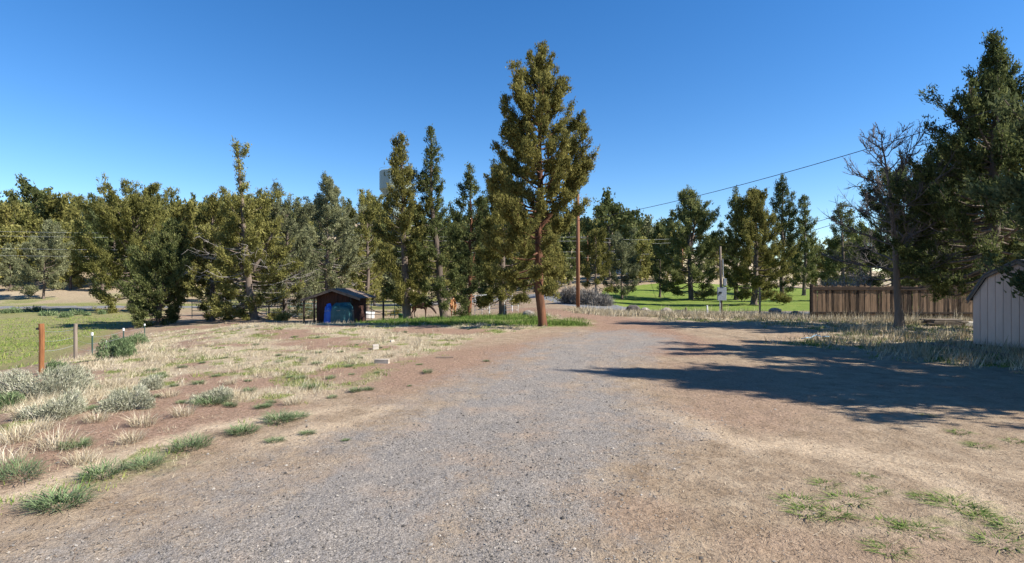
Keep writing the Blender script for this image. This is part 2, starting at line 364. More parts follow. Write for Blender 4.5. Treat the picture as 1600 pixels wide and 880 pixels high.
# ------------------------------------------------------------------ materials
M = dict(
 leaf_olive=leafmat('juniper_olive', (.050, .053, .016), (.16, .152, .047), (.36, .32, .105)),
 leaf_green=leafmat('juniper_green', (.036, .052, .020), (.122, .140, .052), (.28, .285, .115)),
 leaf_grey=leafmat('juniper_grey', (.060, .070, .038), (.18, .19, .10), (.37, .37, .205)),
 leaf_yellow=leafmat('juniper_yellow', (.060, .063, .018), (.20, .195, .06), (.42, .385, .14)),
 leaf_dark=leafmat('juniper_dark', (.028, .044, .020), (.090, .110, .048), (.20, .21, .095)),
 bark_red=plain('bark_red', (.04, .022, .015), (.23, .10, .052), 7, .95, (1, 1, .12), 1.0, .03),
 bark_grey=plain('bark_grey', (.05, .038, .03), (.20, .155, .125), 7, .95, (1, 1, .15), 1.0, .03),
 dead=plain('dead_wood', (.17, .15, .135), (.40, .365, .34), 5, .9, (1, 1, .4), .5, .01),
 bare=plain('bare_twig', (.05, .043, .041), (.16, .138, .13), 5, .9, (1, 1, .4), .5, .01),
 fence=plain('weathered_fence', (.03, .019, .012), (.31, .20, .122), 2.2, .9, (5, 5, .6), .5, .006, 0, 1.0),
 fence_dark=plain('dark_rail', (.02, .014, .01), (.075, .05, .036), 3, .9, (1, 4, 4), .4, .006),
 siding=plain('shed_siding', (.52, .375, .305), (.64, .475, .39), 3, .75, (2, 2, .5), .2, .003),
 shingle=plain('shingle', (.06, .058, .06), (.15, .145, .145), 9, .9, (1, 1, 1), .6, .01),
 postwood=plain('post_rust', (.17, .068, .026), (.42, .19, .075), 4, .85, (3, 3, .35), .5, .006),
 greywood=plain('post_grey', (.10, .078, .06), (.25, .20, .158), 4, .9, (3, 3, .35), .5, .006),
 whitewood=plain('pale_lumber', (.30, .25, .20), (.58, .52, .44), 4, .85, (1, 3, 3), .3, .004),
 pole=plain('utility_pole', (.10, .045, .026), (.25, .115, .062), 3, .9, (3, 3, .15), .4, .006),
 steel=plain('galvanised', (.40, .41, .43), (.60, .62, .65), 5, .5, (1, 1, 1), .1, .002, .5),
 green_steel=plain('green_steel', (.03, .07, .06), (.07, .13, .11), 5, .6),
 whitep=plain('white_paint', (.66, .67, .68), (.82, .82, .82), 4, .6, (1, 1, 1), .1, .002),
 tower=plain('tower_paint', (.24, .31, .31), (.29, .36, .36), .3, .55, (1, 1, .3), 0),
 box=plain('meter_box', (.22, .25, .28), (.32, .35, .38), 5, .5, (1, 1, 1), .1, .002, .2),
 shelter=plain('red_boards', (.03, .014, .010), (.095, .038, .026), 3, .9, (4, 4, .5), .4, .006),
 roofwood=plain('roof_boards', (.10, .07, .052), (.25, .19, .145), 4, .9, (1, 1, 1), .5, .01),
 tarp_blue=plain('blue_tarp', (.02, .09, .42), (.04, .16, .60), 3, .45, (1, 1, 1), .5, .03),
 tarp_teal=plain('teal_tarp', (.02, .075, .085), (.045, .14, .15), 3, .5, (1, 1, 1), .6, .04),
 rock=plain('rock', (.11, .095, .082), (.33, .29, .25), 4, .95, (1, 1, 1), .9, .03),
 rockdark=plain('dark_rock', (.05, .042, .04), (.16, .135, .12), 4, .95, (1, 1, 1), .9, .03),
 bay=plain('bay_coat', (.022, .010, .006), (.055, .022, .011), 2, .5, (1, 1, 1), .1, .004),
 sorrel=plain('sorrel_coat', (.25, .10, .035), (.40, .18, .07), 2, .5, (1, 1, 1), .1, .004),
 black_hair=plain('black_hair', (.01, .008, .007), (.03, .022, .018), 9, .7),
 tan_hair=plain('tan_hair', (.28, .15, .06), (.45, .27, .12), 9, .7),
 wire=plain('wire', (.42, .42, .42), (.6, .6, .6), 2, .45, (1, 1, 1), 0, .01, .4),
 cable=plain('cable', (.025, .025, .028), (.05, .05, .055), 2, .6, (1, 1, 1), 0),
 insulator=plain('insulator', (.3, .3, .32), (.5, .5, .52), 4, .3, (1, 1, 1), 0),
 hose=plain('blue_pipe', (.16, .30, .42), (.28, .42, .55), 5, .5, (1, 1, 1), 0),
 bucket=plain('green_plastic', (.02, .12, .05), (.04, .20, .08), 3, .4, (1, 1, 1), 0),
 housewall=plain('house_wall', (.16, .12, .09), (.25, .19, .15), 2, .9),
 houseroof=plain('house_roof', (.04, .042, .05), (.08, .08, .09), 3, .9),
 glass=plain('dark_glass', (.02, .025, .03), (.04, .05, .06), 2, .15, (1, 1, 1), 0),
 gravel=tintmat('gravel_stones', [(0, (.03, .027, .025)), (.25, (.12, .107, .094)), (.7, (.24, .215, .188)), (1, (.48, .43, .37))]),
 litter=tintmat('litter', [(0, (.05, .032, .022)), (.5, (.22, .15, .095)), (1, (.52, .43, .31))]),
 drygrass=tintmat('dry_grass_blades', [(0, (.20, .155, .09)), (.5, (.40, .335, .225)), (1, (.66, .60, .475))]),
 greengrass=tintmat('green_grass_blades', [(0, (.045, .085, .015)), (.5, (.10, .165, .03)), (1, (.24, .25, .075))]),
 weed=tintmat('weed_leaves', [(0, (.055, .09, .038)), (.5, (.12, .168, .072)), (1, (.22, .265, .14))]),
 sage=tintmat('sage_leaves', [(0, (.14, .135, .09)), (.5, (.29, .295, .20)), (1, (.50, .48, .37))]),
 greybush=tintmat('grey_twigs', [(0, (.09, .08, .068)), (.5, (.21, .19, .168)), (1, (.36, .335, .30))]),
)

# ------------------------------------------------------------------ trees
def norm(a): return a / (np.linalg.norm(a, axis=-1, keepdims=True) + 1e-9)
def leaves_np(P, Dr, size, k, rng, ll=.66, lw=.14, spread=.6, up=.3):
    """tufts of k small rhombic leaf sprays round each point"""
    n = len(P); P = np.repeat(P, k, 0); Dr = np.repeat(Dr, k, 0); sz = np.repeat(size, k)[:, None]
    d = norm(Dr + rng.normal(0, spread, (n * k, 3)) + np.array([0, 0, up]))
    side = norm(np.cross(d, rng.normal(0, 1, (n * k, 3))))
    o = P + rng.normal(0, .42, (n * k, 3)) * sz
    L = sz * ll * rng.uniform(.6, 1.3, (n * k, 1)); Wd = sz * lw * rng.uniform(.7, 1.3, (n * k, 1))
    V = np.stack([o - d * L * .3 - side * Wd, o - d * L * .3 + side * Wd, o + d * L * .7], 1).reshape(-1, 3)
    F = np.arange(n * k * 3).reshape(-1, 3)
    tint = np.clip(np.repeat(rng.uniform(.1, .9, n), k) + rng.normal(0, .22, n * k), 0, 1)
    return V, F, np.repeat(tint, 3)
PROF = {
 'hero': lambda t: np.clip((1 - t ** 2.8), 0, 1) * (.80 + .2 * np.clip(t * 5, 0, 1)) + .03,
 'cone': lambda t: np.clip((1 - t) ** .72, 0, 1) * (.72 + .28 * np.clip(t * 5, 0, 1)) + .03,
 'spire': lambda t: np.where(t < .55, (1 - t * .72) * (.7 + .3 * np.clip(t * 5, 0, 1)), .605 * np.clip((1 - t) / .45, 0, 1) ** .8) + .05,
 'lin': lambda t: np.clip(1 - t, 0, 1) ** .95 * (.8 + .2 * np.clip(t * 5, 0, 1)) + .035,
 'whip': lambda t: np.where(t < .6, (1 - t * .62) * (.75 + .25 * np.clip(t * 5, 0, 1)), 0.05 + .24 * np.sin(t * 19) ** 4 + .25 * np.clip((.68 - t) / .08, 0, 1)),
 'thin': lambda t: np.where(t < .5, 1 - t * 1.05, .475 * np.clip((1 - t) / .5, 0, 1) ** .55) + .05,
 'broad': lambda t: np.clip(1 - (np.abs(t - .32) / .7) ** 2.3, 0, 1) ** .6 + .04,
 'round': lambda t: np.clip(1 - (np.abs(t - .42) / .62) ** 2.2, 0, 1) ** .55 + .02,
}
def grow(seed, H, R, base, prof='cone', nbr=80, tr=.2, dens=9, k=12, ls=.26, leaders=(), lean=(0, 0), gap=.0, extra=(), dead=0, sub=4, sides=4, flare=1.35, asym=None, leaf_ll=.66, leaf_lw=.145):
    """returns (trunk V,F), (crown V,F,tint), (dead V,F or None); the base is at z=0"""
    rng = R_(seed); wood, deadw = [], []; SP, SD, SS = [], [], []
    def stem(p0, p1, r0, wob, m=9):
        t = np.linspace(0, 1, m)[:, None]; P = p0 * (1 - t) + p1 * t
        w = np.cumsum(rng.normal(0, wob, (m, 3)), 0); w -= w[0] * (1 - t) + w[-1] * t; w[:, 2] = 0
        P = P + w; rad = r0 * (1 - t[:, 0]) ** .85 + .012
        return P, rad
    specs = [(np.zeros(3), np.array([lean[0], lean[1], H]), tr, R, base / H, nbr, prof)]
    P0, r0 = stem(specs[0][0], specs[0][1], tr, H * .006)
    for (hf, az, off, top, rr, nb, bf) in leaders:
        s = np.array([np.interp(hf * H, P0[:, 2], P0[:, 0]), np.interp(hf * H, P0[:, 2], P0[:, 1]), hf * H])
        specs.append((s, np.array([off * math.cos(az), off * math.sin(az), top]), tr * .55, rr, bf, nb, 'spire'))
    for si, (a, b, rr0, RR_, bf, nb, pf) in enumerate(specs):
        P, rad = (P0, r0) if si == 0 else stem(a, b, rr0, H * .006)
        if si == 0:
            rad = rad.copy(); rad[0] *= flare
            P = np.insert(P, 1, P[0] * .94 + P[1] * .06 + np.array([0, 0, .08]), 0); rad = np.insert(rad, 1, r0[0] * 1.03)
            P = np.insert(P, 0, P[0] - np.array([0, 0, .25]), 0); rad = np.insert(rad, 0, rad[0] * 1.05)
            V, F = tube_np(P, rad, 12)
            V += rng.normal(0, tr * .05, V.shape)
        else: V, F = tube_np(P, rad, 6)
        wood.append((V, F)); zs = P[:, 2]; hh = b[2] - a[2]; f = PROF[pf]
        jobs = []
        nb = int(nb * .78)
        for q in range(nb):
            t = (q + rng.uniform(0, 1)) / nb; t = t ** .92
            jobs.append((t, q * 2.399 + rng.normal(0, .35), float(f(np.array(t))) * RR_ * rng.uniform(.62, 1.2)))
        if si == 0: jobs += list(extra)
        for t, az, L in jobs:
            if rng.rand() < gap: continue
            z = a[2] + hh * (bf + (1 - bf) * t * .985)
            s = np.array([np.interp(z, zs, P[:, 0]), np.interp(z, zs, P[:, 1]), z])
            L *= .48 + 1.0 * float(vnoise(math.cos(az) * 1.1 + z * .42 + seed, math.sin(az) * 1.1 - z * .27, 1.0, seed))
            if asym and si == 0: L *= asym(t, az)
            if pf == 'whip' and t > .62 and rng.rand() < .45: continue
            L = min(max(L, .12), RR_ * 1.12); el = math.radians(-14 + 67 * t ** .95 + rng.normal(0, 9))
            m = 5; u = np.linspace(0, 1, m)
            rise = np.sin(el) * u + (.06 + .32 * min(1, t * 3) + rng.uniform(-.1, .2)) * u ** 2.2 - .10 * np.sin(u * np.pi) * (1 - t)
            rad_ = np.cos(el) * u
            azs = az + rng.normal(0, .16) * u
            B = s + np.stack([np.cos(azs) * rad_ * L, np.sin(azs) * rad_ * L, rise * L], 1)
            br = max(.010, min(rr0 * .32, .018 * L + .008)) * (1 - u * .8)
            wood.append(tube_np(B, br, sides))
            ns = max(1, int(round(sub * 1.5 * min(1.3, L / 1.2) + rng.uniform(-.5, .8))))
            segs = [(B, .42 if L > .9 else .12, L * .58)]
            for _ in range(ns):
                u0 = rng.uniform(.42, .97); idx = u0 * (m - 1); i0 = int(idx); p = B[i0] * (1 - idx + i0) + B[min(i0 + 1, m - 1)] * (idx - i0)
                dirb = norm(B[min(i0 + 1, m - 1)] - B[i0]); sl = L * rng.uniform(.15, .36) * (1.25 - u0 * .6)
                dd = norm(dirb + rng.normal(0, .55, 3) + np.array([0, 0, .42]))
                Q = p + dd * sl * np.linspace(0, 1, 3)[:, None] + np.array([0, 0, 1.]) * (np.linspace(0, 1, 3) ** 2 * sl * .22)[:, None]
                wood.append(tube_np(Q, .011 * (1 - np.linspace(0, .7, 3)), 3)); segs.append((Q, .12, sl))
            for Q, u0, ln in segs:
                c = max(1, rng.poisson(max(.6, ln * dens))); uu = u0 + (1 - u0) * rng.rand(c) ** .8; idx = uu * (len(Q) - 1); i0 = np.minimum(idx.astype(int), len(Q) - 2); fr = (idx - i0)[:, None]
                pp = Q[i0] * (1 - fr) + Q[i0 + 1] * fr + rng.normal(0, ls * .22, (c, 3))
                SP.append(pp); SD.append(norm(Q[i0 + 1] - Q[i0])); SS.append(ls * rng.uniform(.6, 1.25, c) * (1.15 - .4 * uu))
        for _ in range(dead if si == 0 else 0):
            z = a[2] + hh * rng.uniform(.06, .42); s = np.array([np.interp(z, zs, P[:, 0]), np.interp(z, zs, P[:, 1]), z]); az = rng.uniform(0, 6.28); L = RR_ * rng.uniform(.75, 1.12)
            u = np.linspace(0, 1, 6); B = s + np.stack([np.cos(az + u * .3) * u * L, np.sin(az + u * .3) * u * L, (u * rng.uniform(-.1, .3) - .12 * np.sin(u * 3.1)) * L], 1)
            deadw.append(tube_np(B, .028 * (1 - u * .85), 4))
            for _ in range(9):
                p = B[rng.randint(2, 6)]; dd = norm(np.array([math.cos(az), math.sin(az), 0]) + rng.normal(0, .7, 3)); sl = rng.uniform(.25, .7)
                Q = p + dd * sl * np.linspace(0, 1, 4)[:, None] + rng.normal(0, .03, (4, 3)); deadw.append(tube_np(Q, .012 * (1 - np.linspace(0, .7, 4)), 3))
    P = np.concatenate(SP); V, F, t = leaves_np(P, np.concatenate(SD), np.concatenate(SS), int(round(k * 1.3)), rng, leaf_ll, leaf_lw)
    return joinVF(wood), (V, F, t), (joinVF(deadw) if deadw else None)
def plant_tree(name, label, cat, loc, data, leaf, bark, rz=0, group=None):
    t = thing(name, label, cat, loc, rz, group)
    w, c, d = data
    link('trunk', mesh_np('trunk', w[0], w[1], M[bark], True), t)
    link('crown', mesh_np('crown', c[0], c[1], M[leaf], False, c[2]), t)
    if d is not None: link('dead_branches', mesh_np('dead_branches', d[0], d[1], M['dead'], True), t)
    return t
def tree_at(px, D, top, hw, crown_py, label, leaf='leaf_olive', bark='bark_grey', name='juniper_tree', seed=1, group=None, **kw):
    p = at(px, D); H = zpx(top, D) - p.z; R = hw / FPX * D; base = max(.15, zpx(crown_py, D) - p.z)
    kw.setdefault('tr', .014 * H + .05)
    return plant_tree(name, label, 'tree', p, grow(seed, H, R, base, **kw), leaf, bark, 0, group)

# hero: the tall juniper in the middle
tree_at(848, 24.3, 66, 76, 446, 'tallest juniper in the middle of the picture, with bare reddish trunk beside the drive', 'leaf_olive', 'bark_red', seed=11,
        prof='hero', nbr=170, tr=.19, asym=lambda t, az: (.5 if math.cos(az) > .25 and t < .27 else 1.0) * (.8 if t > .72 else 1.0), dens=14.07, k=17, ls=0.193, sub=5, gap=.06, flare=1.12,
        extra=[(.30, 0.05, 2.9), (.33, -.1, 2.7), (.27, .3, 2.6), (.22, -.25, 2.6), (.36, .12, 2.5), (.40, -.2, 2.6), (.56, 3.2, 2.5), (.60, 2.9, 2.4), (.55, 3.5, 2.4)],
        leaders=[(.34, 0.0, 2.45, 7.9, .75, 22, .25)])
G1 = 'junipers round the paddock'
tree_at(207, 60, 328, 70, 476, 'broad yellow-green juniper standing at the near edge of the asphalt road', 'leaf_yellow', seed=21, prof='broad', nbr=95, dens=7.37, k=12, ls=0.386, sub=4, leaders=[(.3, .3, 2.4, 10.6, 1.5, 26, .3), (.35, 2.9, 1.2, 11.6, 1.3, 22, .3)], group=G1)
tree_at(246, 39, 345, 58, 512, 'dense dark juniper with foliage down to the ground beside the dirt track', 'leaf_green', seed=22, prof='cone', nbr=140, dens=10.05, k=13, ls=0.269, lean=(1.2, 0), leaders=[(.25, .2, 2.0, 6.6, 1.4, 26, .2)], group=G1)
tree_at(332, 41, 306, 52, 496, 'juniper with twin blunt tops between the dark bushy one and the tall crooked one', 'leaf_olive', seed=23, prof='spire', nbr=85, dens=9.38, k=13, ls=0.269, leaders=[(.3, 3.0, 1.2, 7.6, 1.3, 22, .3)], dead=8, group=G1)
tree_at(398, 38, 222, 82, 494, 'tall crooked juniper with thin bent top and grey dead lower branches', 'leaf_yellow', seed=24, prof='whip', nbr=150, tr=.27, dens=10.05, k=13, ls=0.260, lean=(-1.25, 0), dead=26, leaders=[(.25, 0.3, 1.7, 7.3, 1.3, 22, .3), (.2, 2.8, 1.9, 6.8, 1.4, 22, .3)], group=G1)
tree_at(446, 41, 325, 52, 492, 'thin half-dead juniper with rusty brown sprays and many grey twigs', 'leaf_grey', seed=25, prof='broad', nbr=75, dens=8.04, k=11, ls=0.252, dead=30, gap=.1, group=G1)
tree_at(512, 50, 276, 66, 488, 'feathery grey-green juniper rising behind the red shelter', 'leaf_grey', seed=26, prof='cone', nbr=130, dens=8.71, k=13, ls=0.302, dead=8, group=G1)
tree_at(574, 56, 318, 46, 482, 'small yellow-green juniper between the grey-green one and the water tower', 'leaf_yellow', seed=27, prof='broad', nbr=70, dens=8.04, k=12, ls=0.319, group=G1)
tree_at(636, 34, 208, 56, 474, 'juniper directly in front of the water tower', 'leaf_olive', seed=28, prof='spire', nbr=130, tr=.25, lean=(-.35, 0), dens=10.72, k=13, ls=0.252, group=G1)
tree_at(694, 34.5, 197, 50, 474, 'slender dark juniper with open spire, next right of the water tower', 'leaf_green', seed=29, prof='thin', nbr=120, tr=.24, dens=10.05, k=13, ls=0.244, lean=(-.9, 0), gap=.06, group=G1)
tree_at(733, 44, 255, 44, 478, 'juniper with two close reddish stems behind the shaded grass', 'leaf_green', 'bark_red', seed=30, prof='spire', nbr=80, tr=.15, dens=9.38, k=13, ls=0.277, leaders=[(.02, 0.1, .75, 8.6, 1.2, 30, .3)], group=G1)
tree_at(786, 36, 236, 66, 470, 'thick grey-trunked juniper touching the left side of the tallest one', 'leaf_olive', seed=31, prof='lin', nbr=130, tr=.27, dens=10.72, k=13, ls=0.252, group=G1)
tree_at(68, 85, 382, 39, 450, 'small rounded blue-green juniper alone beyond the road', 'leaf_grey', seed=32, prof='round', nbr=75, dens=5.63, k=12, ls=0.420)
G2 = 'trees on the green lawn'
tree_at(1080, 66, 296, 50, 456, 'tall juniper on the lawn nearest the meter pole, dark trunk', 'leaf_green', seed=41, prof='cone', nbr=130, dens=6.70, k=13, ls=0.370, tr=.3, leaders=[(.4, .1, .9, 12.5, 1.4, 22, .3)], group=G2)
tree_at(1178, 53, 298, 60, 462, 'broad olive juniper standing nearest on the lawn', 'leaf_olive', seed=42, prof='cone', nbr=135, dens=8.04, k=13, ls=0.319, tr=.3, group=G2)
tree_at(1150, 64, 292, 28, 456, 'narrow dark juniper half hidden behind the broad olive one', 'leaf_dark', seed=43, prof='spire', nbr=80, dens=6.70, k=12, ls=0.353, group=G2)
tree_at(1222, 75, 273, 30, 450, 'twin-spired dark conifer at the back of the lawn', 'leaf_dark', seed=44, prof='spire', nbr=90, dens=5.90, k=12, ls=0.403, leaders=[(.3, 0, 1.5, 14.2, 1.3, 30, .25)], name='conifer_tree', group=G2)
tree_at(1256, 72, 305, 24, 446, 'slim pointed conifer between the twin-spired one and the plank fence', 'leaf_green', seed=45, prof='cone', nbr=85, dens=5.90, k=12, ls=0.386, name='conifer_tree', group=G2)
tree_at(972, 66, 384, 30, 456, 'small round-headed tree on the lawn beside the road bend', 'leaf_grey', seed=46, prof='round', nbr=60, dens=5.90, k=12, ls=0.353, group=G2)
tree_at(1031, 70, 395, 13, 436, 'thin young tree with pale bare stem on the lawn', 'leaf_dark', seed=47, prof='round', nbr=30, dens=5.90, k=10, ls=0.336, tr=.14, group=G2)
tree_at(931, 62, 366, 26, 446, 'low juniper behind the utility pole near the grey bushes', 'leaf_olive', seed=48, prof='broad', nbr=60, dens=6.70, k=12, ls=0.336, group=G2)
tree_at(1314, 58, 320, 38, 452, 'conifer rising behind the left part of the plank fence', 'leaf_green', seed=49, prof='cone', nbr=85, dens=6.70, k=12, ls=0.336, name='conifer_tree')
G3 = 'junipers behind the plank fence and shed'
tree_at(1400, 35, 280, 52, 462, 'dark juniper directly behind the leafless tree', 'leaf_dark', seed=50, prof='broad', nbr=90, dens=9.38, k=12, ls=0.269, group=G3)
tree_at(1474, 30.5, 228, 64, 446, 'juniper overhanging the plank fence between leafless tree and shed', 'leaf_green', seed=51, prof='cone', nbr=135, dens=10.72, k=12, ls=0.235, gap=.03, group=G3)
tree_at(1552, 21.8, 52, 128, 440, 'tall open-branched juniper towering behind the tan shed', 'leaf_green', seed=52, prof='lin', nbr=230, tr=.24, dens=11.39, k=12, ls=0.210, gap=.05, sub=5, group=G3)
tree_at(1520, 30.5, 262, 62, 446, 'dense dark juniper filling the gap between plank fence and shed', 'leaf_dark', seed=55, prof='broad', nbr=110, dens=9, k=12, ls=.25, group=G3)
# two more on the right, just outside the frame; their shadows lie across the drive
pl = grow(53, 5.4, 3.5, .7, prof='broad', nbr=75, dens=10.72, k=12, ls=.33)
plant_tree('juniper_tree', 'bushy juniper at the right edge whose branches reach in front of the shed', 'tree', (16.3, 13.6, z1(16.3, 13.6)), pl, 'leaf_dark', 'bark_grey', 2.0, G3)
pl = grow(54, 10.2, 4.2, .8, prof='cone', nbr=165, dens=10.72, k=12, ls=.33, tr=.22)
plant_tree('juniper_tree', 'juniper beyond the right edge casting the long shadow over the drive', 'tree', (15.0, 8.9, z1(15.0, 8.9)), pl, 'leaf_green', 'bark_grey', 0, G3)

# leafless tree
def bare_tree(px, D, top, hw):
    p = at(px, D); H = zpx(top, D) - p.z; rng = R_(61); R = hw / FPX * D
    t = thing('leafless_tree', 'leafless grey-brown tree in front of the plank fence', 'tree', p)
    limbs, twigs = [], []
    u = np.linspace(0, 1, 10)
    Pm = np.stack([-.75 * u ** 1.5 + np.cumsum(rng.normal(0, .03, 10)), np.cumsum(rng.normal(0, .03, 10)), u * H - .2], 1); rm = .155 * (1 - u) ** .9 + .012; rm[0] *= 1.4
    V, F = tube_np(Pm, rm, 12); trunk = [(V, F)]
    def rec(B, L, lev):
        if lev > 3: return
        nb = (0, 10, 7, 1)[lev] if lev else 0
        for _ in range(nb):
            u0 = rng.uniform(.22, 1); idx = u0 * (len(B) - 1); i0 = min(int(idx), len(B) - 2); p0 = B[i0] + (B[i0 + 1] - B[i0]) * (idx - i0)
            dd = norm(norm(B[i0 + 1] - B[i0]) + rng.normal(0, .55, 3) + np.array([0, 0, .12])); l2 = L * rng.uniform(.25, .5)
            v = np.linspace(0, 1, 5); Q = p0 + dd * l2 * v[:, None] + np.cumsum(rng.normal(0, .03 * l2, (5, 3)), 0) * (v[:, None] > 0) + np.array([0, 0, .12 * l2]) * (v ** 2)[:, None]
            (limbs if lev == 1 else twigs).append(tube_np(Q, (.019, .019, .010, .0065)[lev] * (1 - v * .65), 4 if lev == 1 else 3)); rec(Q, l2, lev + 1)
    for q in range(34):
        f = .2 + .78 * (q + rng.rand()) / 34; z = f * H; s = np.array([np.interp(z, Pm[:, 2], Pm[:, i]) for i in range(3)]); az = q * 2.4 + rng.normal(0, .3)
        L = R * float(np.clip(1.05 - (abs(f - .42) / .62) ** 1.6, .12, 1)) * rng.uniform(.75, 1.15); el = .02 + .85 * f ** 1.5 + rng.normal(0, .1)
        v = np.linspace(0, 1, 7); B = s + np.stack([np.cos(az) * np.cos(el) * v * L, np.sin(az) * np.cos(el) * v * L, (np.sin(el) * v + .15 * v ** 2) * L], 1) + np.cumsum(rng.normal(0, .035, (7, 3)), 0) * (v[:, None] > 0)
        limbs.append(tube_np(B, (.045 * (1 - f * .6)) * (1 - v * .82) + .004, 5)); rec(B, L, 1)
    link('trunk', mesh_np('trunk', *joinVF(trunk), M['bark_grey'], True), t)
    link('limbs', mesh_np('limbs', *joinVF(limbs), M['bare'], True), t)
    link('twigs', mesh_np('twigs', *joinVF(twigs), M['bare'], True), t)
bare_tree(1406, 23.6, 208, 90)

ORD = 'first second third fourth fifth sixth seventh eighth ninth tenth eleventh twelfth thirteenth fourteenth fifteenth sixteenth'.split()
# far hillside trees: eight shapes, copied one by one
protos = []
for q, (pf, lf) in enumerate((('broad', 'leaf_olive'), ('cone', 'leaf_green'), ('spire', 'leaf_olive'), ('round', 'leaf_yellow'), ('broad', 'leaf_green'), ('cone', 'leaf_grey'), ('spire', 'leaf_dark'), ('broad', 'leaf_yellow'))):
    w, c, d = grow(70 + q, 8.0, (2.7, 2.2, 1.9, 2.7, 3.0, 2.2, 1.7, 2.6)[q], .9, prof=pf, nbr=48, tr=.2, dens=2.6, k=9, ls=.62, sub=3, sides=3, leaf_lw=.22)
    protos.append((mesh_np('far_trunk', *w, M['bark_grey'], True), mesh_np('far_crown', c[0], c[1], M[lf], False, c[2])))
def far_tree(px, D, hpx=None, H=None, q=0, label=None, group='junipers on the far hillside'):
    p = at(px, D); H = H or hpx / FPX * D; s = H / 8.0
    t = thing('hillside_tree', label or 'distant juniper in the wooded hillside behind the paddock and road', 'tree', p - Vector((0, 0, .1)), rnd.uniform(0, 6.28), group)
    t.scale = (s * rnd.uniform(.85, 1.2), s * rnd.uniform(.85, 1.2), s)
    for me, nm in zip(protos[q], ('trunk', 'crown')):
        o = bpy.data.objects.new(nm, me); C.objects.link(o); o.parent = t
for n_, (px, D, top, q) in enumerate(sorted(((20, 112, 332, 0), (58, 125, 310, 4), (88, 122, 318, 0), (112, 118, 326, 2), (138, 135, 327, 6), (-20, 118, 330, 3), (-60, 110, 322, 0), (8, 104, 362, 7), (40, 108, 352, 3),
                      (100, 102, 356, 7), (165, 118, 335, 1), (180, 100, 350, 4), (236, 105, 312, 1), (262, 112, 328, 5), (283, 108, 330, 0), (150, 150, 336, 2)))):
    p = at(px, D); far_tree(px, D, H=zpx(top, D) - p.z, q=q, label=ORD[n_] + ' from left of the junipers on the slope beyond the asphalt road', group='junipers just beyond the road')
cnt = 0; hr = R_(5); placed = []
for _ in range(9000):
    if cnt >= 265: break
    px = hr.uniform(-110, 1050); D = hr.uniform(104, 235)
    if 98 < px < 148 and D < 185: continue
    if px > 860 and D < 125: continue
    x = (px - 800) / FPX * D
    if any((x - a) ** 2 + (D - b) ** 2 < 22 for a, b in placed): continue
    placed.append((x, D)); cnt += 1
    far_tree(px, D, H=hr.uniform(6.5, 11.5), q=int(hr.randint(8)))
for q, (px, D, H) in enumerate(((300, 92, 8.5), (345, 84, 7), (390, 95, 9), (430, 78, 7), (470, 90, 8.5), (530, 84, 7.5), (585, 78, 6.5), (610, 95, 9), (655, 86, 8), (700, 76, 6.5), (722, 98, 9), (765, 84, 7.5), (800, 94, 8.5), (835, 82, 7), (870, 88, 7.5), (15, 96, 8), (-30, 98, 9), (110, 98, 7.5), (160, 96, 8), (275, 84, 7))):
    far_tree(px, D, H=H, q=(q * 3) % 8, label='mid-distance juniper across the road, seen between the paddock trees', group='junipers across the road')
# the wood on the ridge, too far to count
bx_, bf_, bt_ = [], [], []; nb_ = 0
for _ in range(420):
    px = hr.uniform(-160, 1080) if _ < 340 else hr.uniform(1080, 1700); D = hr.uniform(236, 430)
    x = (px - 800) / FPX * D; zg = z1(x, D); H = hr.uniform(8, 14) * (1 if px < 1080 else .8); n = 75
    u = hr.rand(n) ** 1.3; r = (1 - u) ** .8 * H * .27 * np.sqrt(hr.rand(n)) + .1; az = hr.uniform(0, 6.28, n)
    P = np.stack([x + np.cos(az) * r, D + np.sin(az) * r, zg + H * (.06 + .94 * u)], 1)
    V, F, T = leaves_np(P, norm(np.stack([np.cos(az), np.sin(az), np.full(n, .4)], 1)), np.full(n, .95), 4, hr, 1.3, .4)
    bx_.append(V); bf_.append(F + nb_); bt_.append(T); nb_ += len(V)
link('far_wood', mesh_np('far_wood', np.concatenate(bx_), np.concatenate(bf_), M['leaf_green'], False, np.concatenate(bt_)), None, kind='stuff', label='wooded ridge far behind everything')
for n_, (px, D, top, q) in enumerate(sorted(((890, 95, 343, 1), (952, 100, 331, 4), (990, 104, 345, 2), (1012, 106, 341, 5), (1030, 100, 350, 1), (912, 118, 352, 0), (970, 120, 352, 6), (1045, 112, 355, 4), (1000, 92, 378, 7), (1052, 95, 372, 0)))):
    p = at(px, D); far_tree(px, D, H=zpx(top, D) - p.z, q=q, label=ORD[n_] + ' from left of the junipers behind the wires right of the utility pole', group='junipers behind the wires')
for px, D, top in ((1290, 130, 398), (1330, 100, 378), (1360, 95, 370), (1420, 80, 360), (1120, 115, 380), (1105, 125, 372), (1240, 120, 392), (1195, 125, 385), (1480, 75, 350), (1530, 70, 345), (1585, 68, 340), (1640, 66, 335), (1450, 58, 350), (1275, 110, 392), (1305, 105, 385), (1500, 50, 340), (1560, 48, 330), (1610, 46, 320)):
    p = at(px, D); far_tree(px, D, H=zpx(top, D) - p.z, q=int(hr.randint(8)), label='low distant tree far behind the lawn', group='distant trees behind the lawn')

